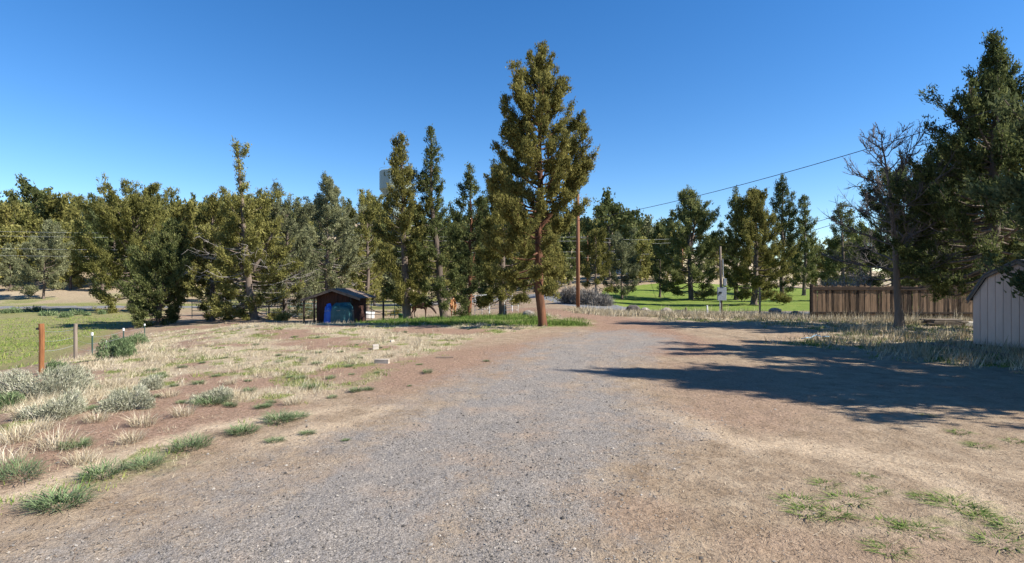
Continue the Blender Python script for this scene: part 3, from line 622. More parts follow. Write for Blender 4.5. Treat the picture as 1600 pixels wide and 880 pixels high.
# ------------------------------------------------------------------ plank fence on the right
def plank_fence():
    a, b = at(1268, 29), at(1528, 28.4); L = (b - a).xy.length; ang = math.atan2(b.y - a.y, b.x - a.x)
    t = thing('plank_fence', 'weathered brown plank fence in front of the lawn, right', 'fence', a, ang)
    rng = R_(81); n = int(L / .142); vm = []
    for q in range(7):
        mb = MB(); h = 1.76 + rng.uniform(-.03, .03)
        mb.prism([(-.0705, 0, 0), (.0705, 0, 0), (.0705, 0, h - .04), (.035, 0, h), (-.035, 0, h), (-.0705, 0, h - .04)], (0, .018, 0)); vm.append(mb.mesh('board', M['fence'], .003))
    for q in range(n):
        x = .09 + q * .142; wz = z1(a.x + x * math.cos(ang), a.y + x * math.sin(ang)) - a.z
        o = link('board', vm[rng.randint(7)], t, (x, rng.uniform(-.006, .006), wz + rng.uniform(-.01, .05))); o.rotation_euler = (rng.normal(0, .006), rng.normal(0, .008), 0)
    for z in (.35, 1.63):
        MB().box((L / 2, -.024, z), (L, .036, .1 if z < 1 else .17)).build('rail', M['fence_dark'], t, bevel=.004)
    for x in np.arange(0, L + .1, L / 3): 
        MB().box((x, .07, .9), (.1, .1, 1.95)).build('post', M['fence_dark'], t, bevel=.006)
    MB().box((.02, -.04, .93), (.1, .05, 1.86)).build('end_post', M['fence_dark'], t, bevel=.006)
plank_fence()

# ------------------------------------------------------------------ tan barn-roofed shed
def shed():
    A = Vector((*W(1520, 17.0), 0)); A.z = z1(A.x, A.y) - .03
    u = Vector((.294, -.956, 0)); v = Vector((.956, .294, 0)); Wd, Dp = 2.46, 3.0
    t = thing('garden_shed', 'tan barn-roofed shed with vertical siding at the right edge', 'shed', A)
    eave, brk, ridge = 1.56, 2.22, 2.62; bx = .42
    prof = [(0, .1), (Wd, .1), (Wd, eave), (Wd - bx, brk), (Wd / 2, ridge), (bx, brk), (0, eave)]
    def top(s):
        return np.interp(s, [0, bx, Wd / 2, Wd - bx, Wd], [eave, brk, ridge, brk, eave])
    P = lambda s, d, z: tuple(u * s + v * d + Vector((0, 0, z)))
    mb = MB(); mb.prism([P(s, .03, z) for s, z in prof], v * (Dp - .03)); mb.build('wall', M['siding'], t)
    n = 12; w = Wd / n
    for q in range(n):
        s0, s1 = q * w + .006, (q + 1) * w - .006; pts = [(s0, .1), (s1, .1), (s1, top(s1) - .01)]
        pts += [(k, top(k) - .01) for k in (Wd - bx, Wd / 2, bx) if s0 < k < s1]; pts.append((s0, top(s0) - .01))
        MB().prism([P(s, 0, z) for s, z in pts], v * .026).build('siding_panel', M['siding'], t)
    mb = MB()
    for s in (.12, Wd - .12): mb.prism([P(s - .05, .02, -.05), P(s + .05, .02, -.05), P(s + .05, .02, .098), P(s - .05, .02, .098)], v * (Dp - .05))
    mb.build('skids', M['fence_dark'], t)
    outl = [(-.10, eave - .12), (bx - .03, brk + .02), (Wd / 2, ridge + .03), (Wd - bx + .03, brk + .02), (Wd + .10, eave - .12)]
    roof = thing('roof', '', '', A); del roof['label'], roof['category']; roof.parent = t; roof.location = (0, 0, 0)
    for (s0, z0), (s1, z1_) in zip(outl[:-1], outl[1:]):
        nrm = Vector((0, 0, 1)) * (s1 - s0) - u * (z1_ - z0); nrm.normalize()
        MB().prism([P(s0, -.10, z0), P(s1, -.10, z1_), P(s1, Dp + .1, z1_), P(s0, Dp + .1, z0)], nrm * .05).build('roof_panel', M['shingle'], roof)
        MB().prism([P(s0, -.085, z0 - .006), P(s1, -.085, z1_ - .006), P(s1, -.085, z1_ - .09), P(s0, -.085, z0 - .09)], v * .025).build('fascia', M['greywood'], roof)
shed()

# ------------------------------------------------------------------ horse shelter with tarps
def shelter():
    p = at(524, 35.5); k = 35.5 / FPX
    t = thing('horse_shelter', 'small dark red gabled shelter with brown roof in the paddock', 'shelter', p, math.radians(-6))
    w, h, d = 60 * k, 1.72, 2.2; x0 = -w / 2 - .02
    ridge = 2.22; hl = 1.62
    for q in range(15):
        s0 = x0 + q * w / 15; s1 = s0 + w / 15 - .008
        z = lambda s: 1.55 + .6 * (1 - abs(s + .02) / (w / 2 + .75))
        MB().prism([(s0, 0, -.1), (s1, 0, -.1), (s1, 0, z(s1)), (s0, 0, z(s0))], (0, .025, 0)).build('board', M['shelter'], t)
    MB().box((x0 + .02, d / 2, .8), (.05, d, 1.9)).build('side_wall', M['shelter'], t); MB().box((x0 + w - .03, d / 2, .8), (.05, d, 1.9)).build('side_wall', M['shelter'], t)
    MB().box((x0 + w / 2, d, .8), (w - .1, .05, 1.9)).build('back_wall', M['shelter'], t)
    for s, e in ((-1, -2.15), (1, 1.85)):
        a_, b_ = Vector((-.02, -.45, ridge)), Vector((e, -.45, ridge - .30 * abs(e) - .04)); dv = (b_ - a_) / 6
        for q in range(6):
            c0, c1 = a_ + dv * q, a_ + dv * (q + 1.06); lift = Vector((0, 0, .012 * (6 - q) / 6))
            MB().prism([c0 + lift, c1 + lift, c1 + lift + Vector((0, d + .8, 0)), c0 + lift + Vector((0, d + .8, 0))], (0, 0, .04)).build('roof_board', M['roofwood'], t)
        MB().prism([a_ + Vector((0, -.01, -.002)), b_ + Vector((0, -.01, -.002)), b_ + Vector((0, -.01, -.12)), a_ + Vector((0, -.01, -.12))], (0, .04, 0)).build('rake_board', M['roofwood'], t)
    for x in (x0 + .02, x0 + w - .02, -1.95): MB().box((x, -.38, .85), (.09, .09, 1.75 if x > -1.5 else 1.6)).build('post', M['fence_dark'], t)
    # covered bale stack beside the front wall
    def lump(name, label, cx, wx, wy, hz, mat, seed, taper=.85):
        o = thing(name, label, 'tarp', p + Matrix.Rotation(math.radians(-6), 3, 'Z') @ Vector((cx, -.75, 0)), math.radians(-6))
        bm = bmesh.new(); bmesh.ops.create_cube(bm, size=1); bmesh.ops.subdivide_edges(bm, edges=bm.edges[:], cuts=6, use_grid_fill=True)
        rg = R_(seed)
        for vv in bm.verts:
            c = vv.co; s = 1 - (1 - taper) * (c.z + .5) ** 2
            rr = max(abs(c.x), abs(c.y)) * 2; r2 = math.hypot(c.x, c.y) * 2 + 1e-6; f = (1 - .4) + .4 * rr / r2
            n_ = .06 * math.sin(c.x * 17 + seed) * (c.z < .45) + rg.normal(0, .012)
            vv.co = Vector((c.x * wx * s * f + n_ * .5, c.y * wy * s * f + n_, (c.z + .5) * hz * (1 - .16 * (r2 > .8) * (c.z > .4)) - .04 + .02 * math.sin(c.x * 8)))
        me = bpy.data.meshes.new('cover'); bm.to_mesh(me); bm.free(); me.materials.append(mat)
        for f_ in me.polygons: f_.use_smooth = True
        link('cover', me, o); mr = MB()
        rz = hz * .62; ring = [(math.cos(a_) * wx * .475, math.sin(a_) * wy * .475, rz + .02 * math.sin(3 * a_)) for a_ in np.linspace(0, 6.28, 25)]
        mr.tube(ring, .012, 5).build('tie_rope', M['whitewood'], o)
    lump('teal_tarp', 'dark teal tarp wrapped over a bale beside the shelter front', .82, 1.5, .95, 1.42, M['tarp_teal'], 3)
    lump('blue_tarp', 'bright blue tarp hanging against the shelter front', -.1, .62, .36, 1.36, M['tarp_blue'], 5, .55)
shelter()

# ------------------------------------------------------------------ paddock: pipe panels, posts, trough, bucket
def pipe_panel(pa, Da, pb, Db, label, mat='steel', rails=5, h=1.5):
    a, b = at(pa, Da), at(pb, Db); L = (b - a).length; ang = math.atan2(b.y - a.y, b.x - a.x)
    t = thing('corral_panel', label, 'corral panel', a, ang, 'pipe corral panels'); dz = b.z - a.z
    for q in range(rails): MB().tube([(0, 0, .35 + q * (h - .35) / (rails - 1)), (L, 0, dz + .35 + q * (h - .35) / (rails - 1))], .028, 6).build('rail', M[mat], t)
    for q in (0, .5, 1): MB().tube([(L * q, 0, dz * q - .05), (L * q, 0, dz * q + h)], .030, 6).build('upright', M[mat], t)
pipe_panel(416, 43, 452, 43, 'pipe panel under the half-dead juniper', 'green_steel')
pipe_panel(453, 43, 496, 44, 'pipe panel ending at the left wall of the shelter', 'green_steel')
pipe_panel(562, 46, 598, 46, 'pipe panel beside the round white trough', 'green_steel')
pipe_panel(599, 46, 634, 47, 'pipe panel between the dark wooden post and the green bucket', 'green_steel')
pipe_panel(742, 44, 764, 44, 'pale pipe panel just right of the twin red stems', 'whitep')
pipe_panel(765, 44, 800, 42, 'pale pipe panel behind the thick grey trunk', 'whitep')
pipe_panel(300, 47, 345, 46, 'pipe panel behind the twin-topped juniper', 'green_steel')
pipe_panel(346, 46, 392, 45, 'pipe panel behind the crooked juniper trunk', 'green_steel')
p = at(799, 35.5); g = thing('feeder_gate', 'small arched white metal frame beside the thick grey trunk', 'gate', p, .1)
MB().tube([(-.45, 0, -.05), (-.45, 0, .85), (-.3, 0, 1.0), (.3, 0, 1.0), (.45, 0, .85), (.45, 0, -.05)], .022, 6).build('frame', M['whitep'], g)
for zz in (.3, .6): MB().tube([(-.45, 0, zz), (.45, 0, zz)], .014, 5).build('bar', M['whitep'], g)
for px, D, h, lab in ((599, 39, 1.45, 'dark wooden paddock post right of the shelter'), (420, 40, 1.1, 'pale paddock post under the crooked juniper')):
    o = MB().tube([(0, 0, -.2), (.01, 0, h * .5), (0, .01, h)], [.065, .06, .055], 8).build('paddock_post', M['fence_dark' if px > 500 else 'greywood'], None, at(px, D)); o['label'] = lab; o['category'] = 'post'
def lathe(profile, n=20):
    V = [(r * math.cos(a), r * math.sin(a), z) for r, z in profile for a in np.linspace(0, 2 * math.pi, n, endpoint=False)]
    F = [(k * n + i, k * n + (i + 1) % n, (k + 1) * n + (i + 1) % n, (k + 1) * n + i) for k in range(len(profile) - 1) for i in range(n)]
    return MB().add(V, F)
o = lathe([(.02, .06), (.62, .06), (.66, 0), (.70, .03), (.70, .52), (.73, .55), (.70, .58), (.66, .55), (.65, .12), (.02, .11)], 24).build('water_trough', M['whitep'], None, at(573, 50), smooth=True)
o['label'] = 'round white water trough right of the red shelter'; o['category'] = 'trough'
bt = thing('bucket', 'green plastic bucket left of the dark horse', 'bucket', at(626, 47))
lathe([(.01, 0), (.17, 0), (.22, .42), (.235, .43), (.22, .44), (.16, .04), (.01, .03)], 16).build('pail', M['bucket'], bt, smooth=True)
MB().tube([(.22 * math.cos(a_), .05, .43 + .17 * math.sin(a_)) for a_ in np.linspace(0, math.pi, 9)], .008, 5).build('handle', M['steel'], bt)

# ------------------------------------------------------------------ horses
def horse(label, loc, rz, coat, hair, head_down):
    t = thing('horse', label, 'horse', loc, rz)
    if head_down: neck = [(.72, 0, 1.22, .17), (.98, 0, 1.08, .14), (1.20, 0, .88, .115)]; head = [(1.33, 0, .74, .12), (1.45, 0, .56, .085), (1.53, 0, .40, .065)]
    else: neck = [(.74, 0, 1.32, .19), (.96, 0, 1.46, .145), (1.14, 0, 1.56, .12)]; head = [(1.27, 0, 1.55, .12), (1.42, 0, 1.38, .09), (1.52, 0, 1.25, .07)]
    pts = [(-.62, 0, 1.22, .27), (-.30, 0, 1.16, .30), (.08, 0, 1.14, .31), (.45, 0, 1.18, .29)] + neck + head
    E = [(i, i + 1) for i in range(len(pts) - 1)]
    def chain(start, ps):
        prev = start
        for q in ps: pts.append(q); E.append((prev, len(pts) - 1)); prev = len(pts) - 1
    for s in (-1, 1):
        dx = .06 * s
        chain(0, [(-.66, .15 * s, .98, .19), (-.56 + dx, .16 * s, .74, .115), (-.74 + dx, .16 * s, .50, .066), (-.70 + dx, .16 * s, .24, .045), (-.67 + dx, .16 * s, .10, .05), (-.63 + dx, .16 * s, .03, .062)])
        chain(3, [(.48, .14 * s, .90, .14), (.50 - dx, .15 * s, .70, .085), (.51 - dx, .15 * s, .47, .058), (.50 - dx, .15 * s, .24, .042), (.51 - dx, .15 * s, .10, .047), (.55 - dx, .15 * s, .03, .06)])
    hz = head[0]
    for s in (-1, 1): chain(len(neck) + 4, [(hz[0] - .05, .06 * s, hz[2] + .12, .03), (hz[0] - .07, .075 * s, hz[2] + .21, .012)])
    me = bpy.data.meshes.new('body'); me.from_pydata([q[:3] for q in pts], E, [])
    o = bpy.data.objects.new('body_src', me); C.objects.link(o)
    o.modifiers.new('s', 'SKIN').use_smooth_shade = True
    for q, sv in zip(pts, me.skin_vertices[0].data): sv.radius = (q[3] * (.82 if q[3] > .2 else .9), q[3])
    me.skin_vertices[0].data[1].use_root = True
    o.modifiers.new('u', 'SUBSURF').levels = 2
    dg = bpy.context.evaluated_depsgraph_get(); me2 = bpy.data.meshes.new_from_object(o.evaluated_get(dg)); bpy.data.objects.remove(o)
    me2.materials.clear(); me2.materials.append(M[coat])
    for f in me2.polygons: f.use_smooth = True
    link('body', me2, t)
    MB().tube([(-.86, 0, 1.30), (-.96, 0, 1.15), (-.99, 0, .85), (-.95, 0, .52)], [.04, .06, .07, .02], 8).build('tail', M[hair], t, smooth=True)
    V = neck + head[:1]
    MB().tube([(q[0] - .05, 0, q[2] + q[3] * .9) for q in V], [.03, .045, .045, .03][:len(V)], 6).build('mane', M[hair], t, smooth=True)
p = at(657, 51); horse('dark bay horse with lowered head behind the shaded trunks', p, math.radians(-8), 'bay', 'black_hair', True)
p = at(708, 50); horse('light sorrel horse seen end-on beside the slender tree trunk', p, math.radians(97), 'sorrel', 'tan_hair', False)

# ------------------------------------------------------------------ wire fence along the left bank
def wire_fence():
    a = at(65, 13); t = thing('wire_fence', 'wire field fence of mixed posts along the left bank', 'fence', a)
    tops = []
    for px, D, h, kind in ((65, 13, 1.19, 'w'), (118, 16.5, 1.10, 'g'), (144, 20, .86, 't'), (165, 21.5, .52, 's'), (193, 24, .9, 't'), (226, 30, .78, 't')):
        p = at(px, D) - a
        if kind in 'wg':
            r = .056 if kind == 'w' else .05; rg = R_(px)
            ps = [(p.x + rg.normal(0, .004), p.y, p.z - .25 + (h + .25) * q / 6) for q in range(7)]
            o = MB().tube(ps, [r * rg.uniform(.94, 1.06) for _ in range(7)], 9).build('wooden_post', M['postwood' if kind == 'w' else 'greywood'], t, smooth=False)
            o['label'] = 'rusty orange wooden post' if kind == 'w' else 'weathered grey-brown wooden post'
            if kind == 'w': MB().box((p.x - .07, p.y - .02, p.z + h * .9), (.05, .06, .05)).build('insulator', M['cable'], o)
        else:
            o = MB().box((p.x, p.y, p.z + h * .42), (.045, .012, h * .9)).box((p.x, p.y + .02, p.z + h * .42), (.010, .034, h * .899)).build('steel_post', M['green_steel' if kind == 't' else 'steel'], t)
            MB().box((p.x, p.y - .001, p.z + h * .935), (.05, .05, h * .13)).build('white_tip', M['whitep'], o)
        if kind != 's': tops.append(p + Vector((0, 0, h)))
    for f in (.28, .55, .82):
        pts = []
        for q in range(len(tops) - 1):
            for s in np.linspace(0, 1, 6)[:(6 if q == len(tops) - 2 else 5)]:
                v = tops[q].lerp(tops[q + 1], s); v.z -= (1 - f) * .9 + .05 * math.sin(s * math.pi); v.y -= .09; pts.append(v)
        MB().tube(pts, .0045, 4).build('wire_strand', M['steel'], t)
wire_fence()
# loose roll of mesh wire by the last post
p = at(216, 31); t = thing('wire_roll', 'loose loop of mesh wire lying by the last steel post', 'wire')
t.location = p
for q in range(4):
    MB().tube([(.34 * math.cos(a_) - .2, q * .1 - .2 + .1 * math.sin(a_ * 2), .24 + .26 * math.sin(a_)) for a_ in np.linspace(0, math.pi * 1.9, 22)], .004, 4).build('wire_loop', M['greywood'], t)

# ------------------------------------------------------------------ poles and wires
def pole(name, label, loc, h, r=.13, mat='pole', arm=None, lean=0):
    t = thing(name, label, 'pole', loc)
    MB().tube([(0, 0, -.3), (lean * .5, 0, h * .5), (lean, 0, h)], [r * 1.1, r, r * .82], 12).build('shaft', M[mat], t, smooth=True)
    if arm:
        MB().box((lean, -r - .05, h - .45), (arm, .10, .12)).build('crossarm', M['greywood'], t, bevel=.01)
        for s in (-.46, -.2, .2, .46): lathe([(.01, 0), (.04, 0), (.055, .05), (.03, .08), (.05, .11), (.01, .15)], 8).build('insulator', M['insulator'], t, (lean + arm * s, -r - .05, h - .39))
    return t
pU = at(903, 40); pole('utility_pole', 'reddish-brown utility pole beside the tallest juniper', pU, 8.4, .135)
pF = [at(-160, 76), at(470, 82), at(918, 90), at(1066, 93)]
for q, (pp, lab) in enumerate(zip(pF, ('power pole beyond the left edge along the road', 'power pole hidden among the paddock junipers', 'distant power pole with pale crossarm behind the utility pole', 'distant power pole behind the tallest lawn juniper'))):
    pole('power_pole', lab, pp, 9.6 - pp.z, .14, 'pole', 2.2)
pS = Vector((19, 15.5, z1(19, 15.5))); pole('service_pole', 'service pole beyond the right edge carrying the black cable', pS, 9.0 - pS.z, .13)
pM = at(1127, 32); tm = pole('meter_pole', 'grey weathered meter pole standing in the verge before the lawn', pM, 4.05, .072, 'greywood', lean=-.06)
MB().box((-.02, -.13, 1.26), (.52, .10, .78)).build('meter_box', M['box'], tm, bevel=.012)
MB().box((.14, -.16, 1.95), (.16, .14, .42)).build('breaker_box', M['box'], tm, bevel=.01)
lathe([(.01, 0), (.09, 0), (.09, .05), (.06, .09), (.01, .1)], 14).build('meter_dial', M['glass'], tm, (-.12, -.2, 1.3))
MB().tube([(-.12, -.11, -.1), (-.12, -.11, .9)], .03, 8).build('conduit', M['steel'], tm); MB().tube([(.1, -.08, 1.6), (.05, -.09, 3.3)], .025, 8).build('conduit', M['steel'], tm)
def wire(name, label, pts, sag, r, mat, group=None):
    P = []
    for a, b in zip(pts[:-1], pts[1:]):
        for s in np.linspace(0, 1, 17)[:-1]:
            v = a.lerp(b, s); v.z -= 4 * sag * s * (1 - s); P.append(v)
    P.append(pts[-1]); o = MB().tube(P, r, 5).build(name, M[mat], None); o['label'] = label; o['category'] = 'wire'
    if group: o['group'] = group
for q, (dz, dx) in enumerate(((9.35, -.95), (8.75, .95), (6.95, 0), (5.95, 0))):
    wire('power_line', ('topmost of the four pale wires strung along the road', 'second from top of the pale wires along the road', 'third from top of the pale wires along the road', 'lowest of the four pale wires strung along the road')[q],
         [Vector((pp.x + dx * .3, pp.y - .2 + dx * .3, dz)) for pp in pF], .35, .013, 'wire', 'power lines along the road')
wire('service_cable', 'thick dark cable rising from the utility pole to the upper right', [pU + Vector((0, -.16, 6.45 - pU.z)), pS + Vector((-.1, 0, 8.6 - pS.z))], .55, .016, 'cable')
for q in (0, 1): wire('service_wire', ('upper', 'lower')[q] + ' thin dark wire left of the leafless tree top', [Vector((pF[3].x, pF[3].y - .2, 6.1 - q * 1.2)), pS + Vector((-.1, .1, 6.9 - pS.z - q * .25))], .4, .018, 'cable', 'thin service wires')
for px, D, h, r, mat, lab in ((1187, 33, 1.72, .06, 'greywood', 'lone pale wooden post in the verge right of the meter pole'), (1105, 31.5, .58, .045, 'whitep', 'short white marker post left of the meter pole'), (1072, 33, .45, .05, 'greywood', 'short dark stump of a post in the dry grass by the road')):
    o = MB().tube([(0, 0, -.15), (.01, 0, h * .5), (-.01, 0, h)], [r, r * .97, r * .92], 9).build('verge_post', M[mat], None, at(px, D)); o['label'] = lab; o['category'] = 'post'

# ------------------------------------------------------------------ water tower, house on the hill
pw = at(618, 210); zt_, zb = zpx(269, 210), zpx(297, 210); zn_, rT, rN = zpx(311, 210), 24.5 / FPX * 210, 12.5 / FPX * 210
t = thing('water_tower', 'pale grey-green water tower rising behind the junipers', 'water tower', pw)
lathe([(.05, zt_ - pw.z + .9), (rT * .55, zt_ - pw.z + .75), (rT * .93, zt_ - pw.z + .2), (rT, zt_ - pw.z - .2), (rT, zb - pw.z), (rN, zn_ - pw.z)], 40).build('tank', M['tower'], t, smooth=False)
lathe([(rN, zn_ - pw.z), (rN, 1), (rN * 1.1, -1)], 32).build('stem', M['tower'], t, smooth=True)
MB().tube([(math.cos(a_) * (rT + .1), math.sin(a_) * (rT + .1), zt_ - pw.z + .8) for a_ in np.linspace(0, 6.2832, 41)], .05, 4).build('railing', M['tower'], t)
def house(px, D, w, d, h, rz, label, wallm='housewall', roofm='houseroof'):
    p = at(px, D); t = thing('house', label, 'house', p, rz)
    MB().box((0, 0, h / 2 - .5), (w, d, h + 1)).build('wall', M[wallm], t)
    rf = MB().prism([(-w / 2 - .5, -d / 2 - .5, h - .05), (-w / 2 - .5, 0, h + d * .27), (-w / 2 - .5, d / 2 + .5, h - .05)], (w + 1, 0, 0)).build('roof', M[roofm], t)
    for x in (-w * .3, 0, w * .3): MB().box((x, -d / 2 - .02, h * .55), (1.2, .06, 1.1)).build('window', M['glass'], t)
    MB().box((w * .15, -d / 2 - .02, 1.0), (.95, .07, 2.0)).build('door', M['fence_dark'], t)
house(131, 138, 8.5, 7, 2.7, .25, 'dark-roofed house half hidden by trees on the hillside')
house(967, 118, 7, 6, 3, -.2, 'small pale house among the trees behind the wires', 'whitep')

# ------------------------------------------------------------------ rocks, lumber and small things on the ground
def rock(px, D, w, h, label, mat='rock', seed=0, group='rocks along the road edge'):
    bm = bmesh.new(); bmesh.ops.create_icosphere(bm, subdivisions=2, radius=1); rg = R_(seed + 200)
    off = rg.normal(0, 1, 3)
    for v in bm.verts:
        n_ = math.sin(v.co.x * 2.3 + off[0]) * math.sin(v.co.y * 2.9 + off[1]) * .22 + math.sin(v.co.z * 3.1 + off[2]) * .13 + rg.normal(0, .05)
        v.co = v.co * (1 + n_); v.co = Vector((v.co.x * w / 2, v.co.y * w * .4, v.co.z * h * .62 + h * .3))
    me = bpy.data.meshes.new('rock'); bm.to_mesh(me); bm.free(); me.materials.append(M[mat])
    o = link('rock', me, None, at(px, D)); o.rotation_euler = (0, 0, rg.uniform(0, 6)); o['label'] = label; o['category'] = 'rock'; o['group'] = group
rock(989, 37.2, .85, .62, 'dark upright rock at the end of the road bend', 'rockdark', 1)
rock(1007, 37.0, .95, .36, 'low brown rock next to the dark upright rock', 'rock', 2)
rock(1040, 36.6, 1.0, .52, 'rounded tan rock in the dry grass by the road', 'rock', 3)
rock(1064, 36.2, .8, .3, 'small flat rock right of the rounded tan rock', 'rockdark', 4)
rock(1211, 34.5, .72, .55, 'squarish tan boulder right of the lone post', 'rock', 5)
rock(1244, 33.8, .62, .36, 'dark rock just left of the plank fence', 'rockdark', 6)
rock(1232, 34.2, .4, .22, 'small dark rock between boulder and plank fence', 'rockdark', 8)
rock(826, 33, .8, .34, 'pale rock in the grass left of the tallest trunk', 'rock', 7, 'rocks by the tallest juniper')
def board(name, label, cat, px, py, size, rz, mat, tilt=0):
    x, y = gp(px, py); o = MB().box((0, 0, size[2] / 2 - .01), size, None, .006, rnd).build(name, M[mat], None, (x, y, z1(x, y)), bevel=.006)
    o.rotation_euler = (0, tilt, rz); o['label'] = label; o['category'] = cat
board('concrete_block', 'small white block on the dirt behind the short plank', 'block', 587, 547, (.16, .2, .13), .3, 'whitewood')
board('short_plank', 'short whitish plank lying on the red dirt', 'plank', 597, 568, (.36, .12, .11), -.1, 'whitewood')
board('brown_board', 'thin brown board lying flat near the drive', 'plank', 695, 559, (.45, .1, .05), .1, 'roofwood')
board('pale_chip', 'small pale stone beyond the white block', 'stone', 613, 536, (.12, .1, .07), .5, 'whitewood')
xa, ya = gp(1458, 541); xb, yb = gp(1575, 559)
vv = Vector((xb - xa, yb - ya)); o = MB().box((0, 0, .06), (vv.length, .13, .1), None, .006, rnd).build('timber', M['greywood'], None, ((xa + xb) / 2, (ya + yb) / 2, z1((xa + xb) / 2, (ya + yb) / 2)), bevel=.008)
o.rotation_euler = (0, 0, math.atan2(vv.y, vv.x)); o['label'] = 'long grey timber lying on the grass in front of the shed'; o['category'] = 'timber'
ps = at(1474, 24.3); t = thing('lumber_stack', 'low stack of weathered grey planks between leafless tree and shed', 'lumber', ps, -.08)
rg = R_(9)
for lay in range(4):
    for q in range(4): 
        ln = rg.uniform(1.0, 1.5); MB().box((rg.uniform(-.15, .15), -.3 + q * .17, .05 + lay * .075), (ln, .14, .055), Matrix.Rotation(rg.normal(0, .05), 3, 'Z')).build('plank', M['greywood'], t, bevel=.004)
o = MB().box((.95, -.1, .1), (.5, .4, .2), None, .01, rnd).build('block', M['whitewood'], t, bevel=.01)
pts = [gp(1252 + 44 * s, 533 - 4 * s + 1.5 * math.sin(s * 9)) for s in np.linspace(0, 1, 14)]
o = MB().tube([(x, y, z1(x, y) + .06 + .05 * abs(math.sin(q * .7))) for q, (x, y) in enumerate(pts)], .018, 6).build('water_pipe', M['hose'], None); o['label'] = 'pale blue pipe lying in the shaded grass before the fence'; o['category'] = 'pipe'

# ------------------------------------------------------------------ shrubs and weeds
def tuft_mesh(name, seed, n, h, spread, mat, w=.012, curve=.4, bushy=0.0):
    rg = R_(seed); V, F, T = [], [], []
    for q in range(n):
        az = rg.uniform(0, 6.28); r0 = spread * .45 * math.sqrt(rg.rand()); o = np.array([math.cos(az) * r0, math.sin(az) * r0, -.02])
        az2 = az + rg.normal(0, .7); ou = spread * rg.uniform(.1, .75); hh = h * rg.uniform(.45, 1.05)
        if bushy and rg.rand() < bushy: o[2] = hh * rg.uniform(.2, .7); o[:2] *= 1.4
        tip = o + np.array([math.cos(az2) * ou, math.sin(az2) * ou, hh * (1 if not bushy else .75)]); mid = (o + tip) / 2 + np.array([-math.cos(az2) * ou * curve * .4, -math.sin(az2) * ou * curve * .4, hh * .12])
        sd = np.array([-math.sin(az2 + rg.normal(0, .6)), math.cos(az2 + rg.normal(0, .6)), 0]) * w * rg.uniform(.7, 1.4)
        b = len(V); V += [o - sd * .7, o + sd * .7, mid + sd, mid - sd, tip]; F += [(b, b + 1, b + 2), (b, b + 2, b + 3), (b + 3, b + 2, b + 4)]; T += [np.clip(rg.normal(.5, .25), 0, 1)] * 5
    return mesh_np(name, np.array(V), np.array(F), M[mat], False, T)
def bush_mesh(seed, w, h, mat, n=1500, leaf=.05):
    rg = R_(seed); az = rg.uniform(0, 6.28, n); r = rg.rand(n) ** .6; m_ = 9
    cc = np.stack([rg.normal(0, .24, m_) * w, rg.normal(0, .2, m_) * w, np.zeros(m_)], 1); cs = rg.uniform(.32, .62, m_); ch = rg.uniform(.55, 1.1, m_); ci = rg.randint(m_, size=n)
    zz = rg.rand(n) ** .8 * np.sqrt(np.clip(1.05 - r ** 2, .02, 1)); P = np.stack([np.cos(az) * r * w / 2 * cs[ci], np.sin(az) * r * w / 2 * cs[ci], zz * h * ch[ci]], 1) + cc[ci]
    V, F, t = leaves_np(P, norm(P + np.array([0, 0, h * .3])), np.full(n, leaf * 2), 4, rg, 1.2, .09 if mat != 'weed' else .14, .5, .5); st = []
    for q in range(26):
        e = P[rg.randint(n)]; st.append(tube_np(np.linspace([e[0] * .15, e[1] * .15, -.05], e, 4), .008 * (w + .4), 3))
    return mesh_np('foliage', V, F, M[mat], False, t), mesh_np('stems', *joinVF(st), M['dead'])
def shrub(name, label, px, D, w, h, mat, seed, cat='shrub', n=1500, leaf=.05, group=None):
    t = thing(name, label, cat, at(px, D), 0, group); a, b = bush_mesh(seed, w, h, mat, n, leaf); link('foliage', a, t); link('stems', b, t)
shrub('sagebrush', 'largest grey sagebrush below the rusty post', 68, 10.2, 1.35, .52, 'sage', 1, n=4940, leaf=0.027)
shrub('sagebrush', 'pale sagebrush in front of the largest one', 88, 8.2, .72, .34, 'sage', 2, n=2470, leaf=0.024)
shrub('sagebrush', 'medium sagebrush right of the pale one', 188, 8.6, .62, .32, 'sage', 3, n=2090, leaf=0.024)
shrub('sagebrush', 'small dark-based sagebrush further up the slope', 238, 10.2, .42, .26, 'sage', 4, n=1330, leaf=0.021)
shrub('sagebrush', 'wide low sagebrush right of the medium one', 340, 9.2, .62, .22, 'sage', 5, n=1520, leaf=0.021)
shrub('green_shrub', 'bright green shrub on the bank among the steel posts', 183, 15.0, .62, .55, 'weed', 6, n=2090, leaf=0.03)
shrub('green_shrub', 'low green shrub right of the bright green shrub', 203, 15.3, .4, .35, 'weed', 7, n=1140, leaf=0.027)
shrub('green_shrub', 'dark green shrub behind the rusty post', 87, 12.6, .5, .28, 'weed', 8, n=1330, leaf=0.024)
shrub('green_shrub', 'green shrub at the fence near the last posts', 205, 24.5, 1.3, .6, 'weed', 9, n=2470, leaf=0.042)
shrub('green_shrub', 'green shrub at the left picture edge', 6, 9.3, .5, .25, 'weed', 10, n=1330, leaf=0.024)
shrub('grey_bush', 'large grey leafless bush behind the utility pole', 917, 50, 3.0, 1.5, 'greybush', 11, n=1500, leaf=.11)
shrub('grey_bush', 'grey leafless bush left of the utility pole', 888, 52, 2.4, 1.6, 'greybush', 12, n=1200, leaf=.11)
shrub('grey_bush', 'low grey bush at the lawn corner', 937, 48, 1.8, 1.0, 'greybush', 13, n=900, leaf=.09)
shrub('grey_bush', 'tangled grey bush behind the left end of the plank fence', 1302, 33, 2.4, 2.5, 'greybush', 14, n=1300, leaf=.10)
shrub('grey_bush', 'tangled grey bush behind the fence beside the leafless tree', 1345, 32, 2.4, 2.7, 'greybush', 15, n=1300, leaf=.10)
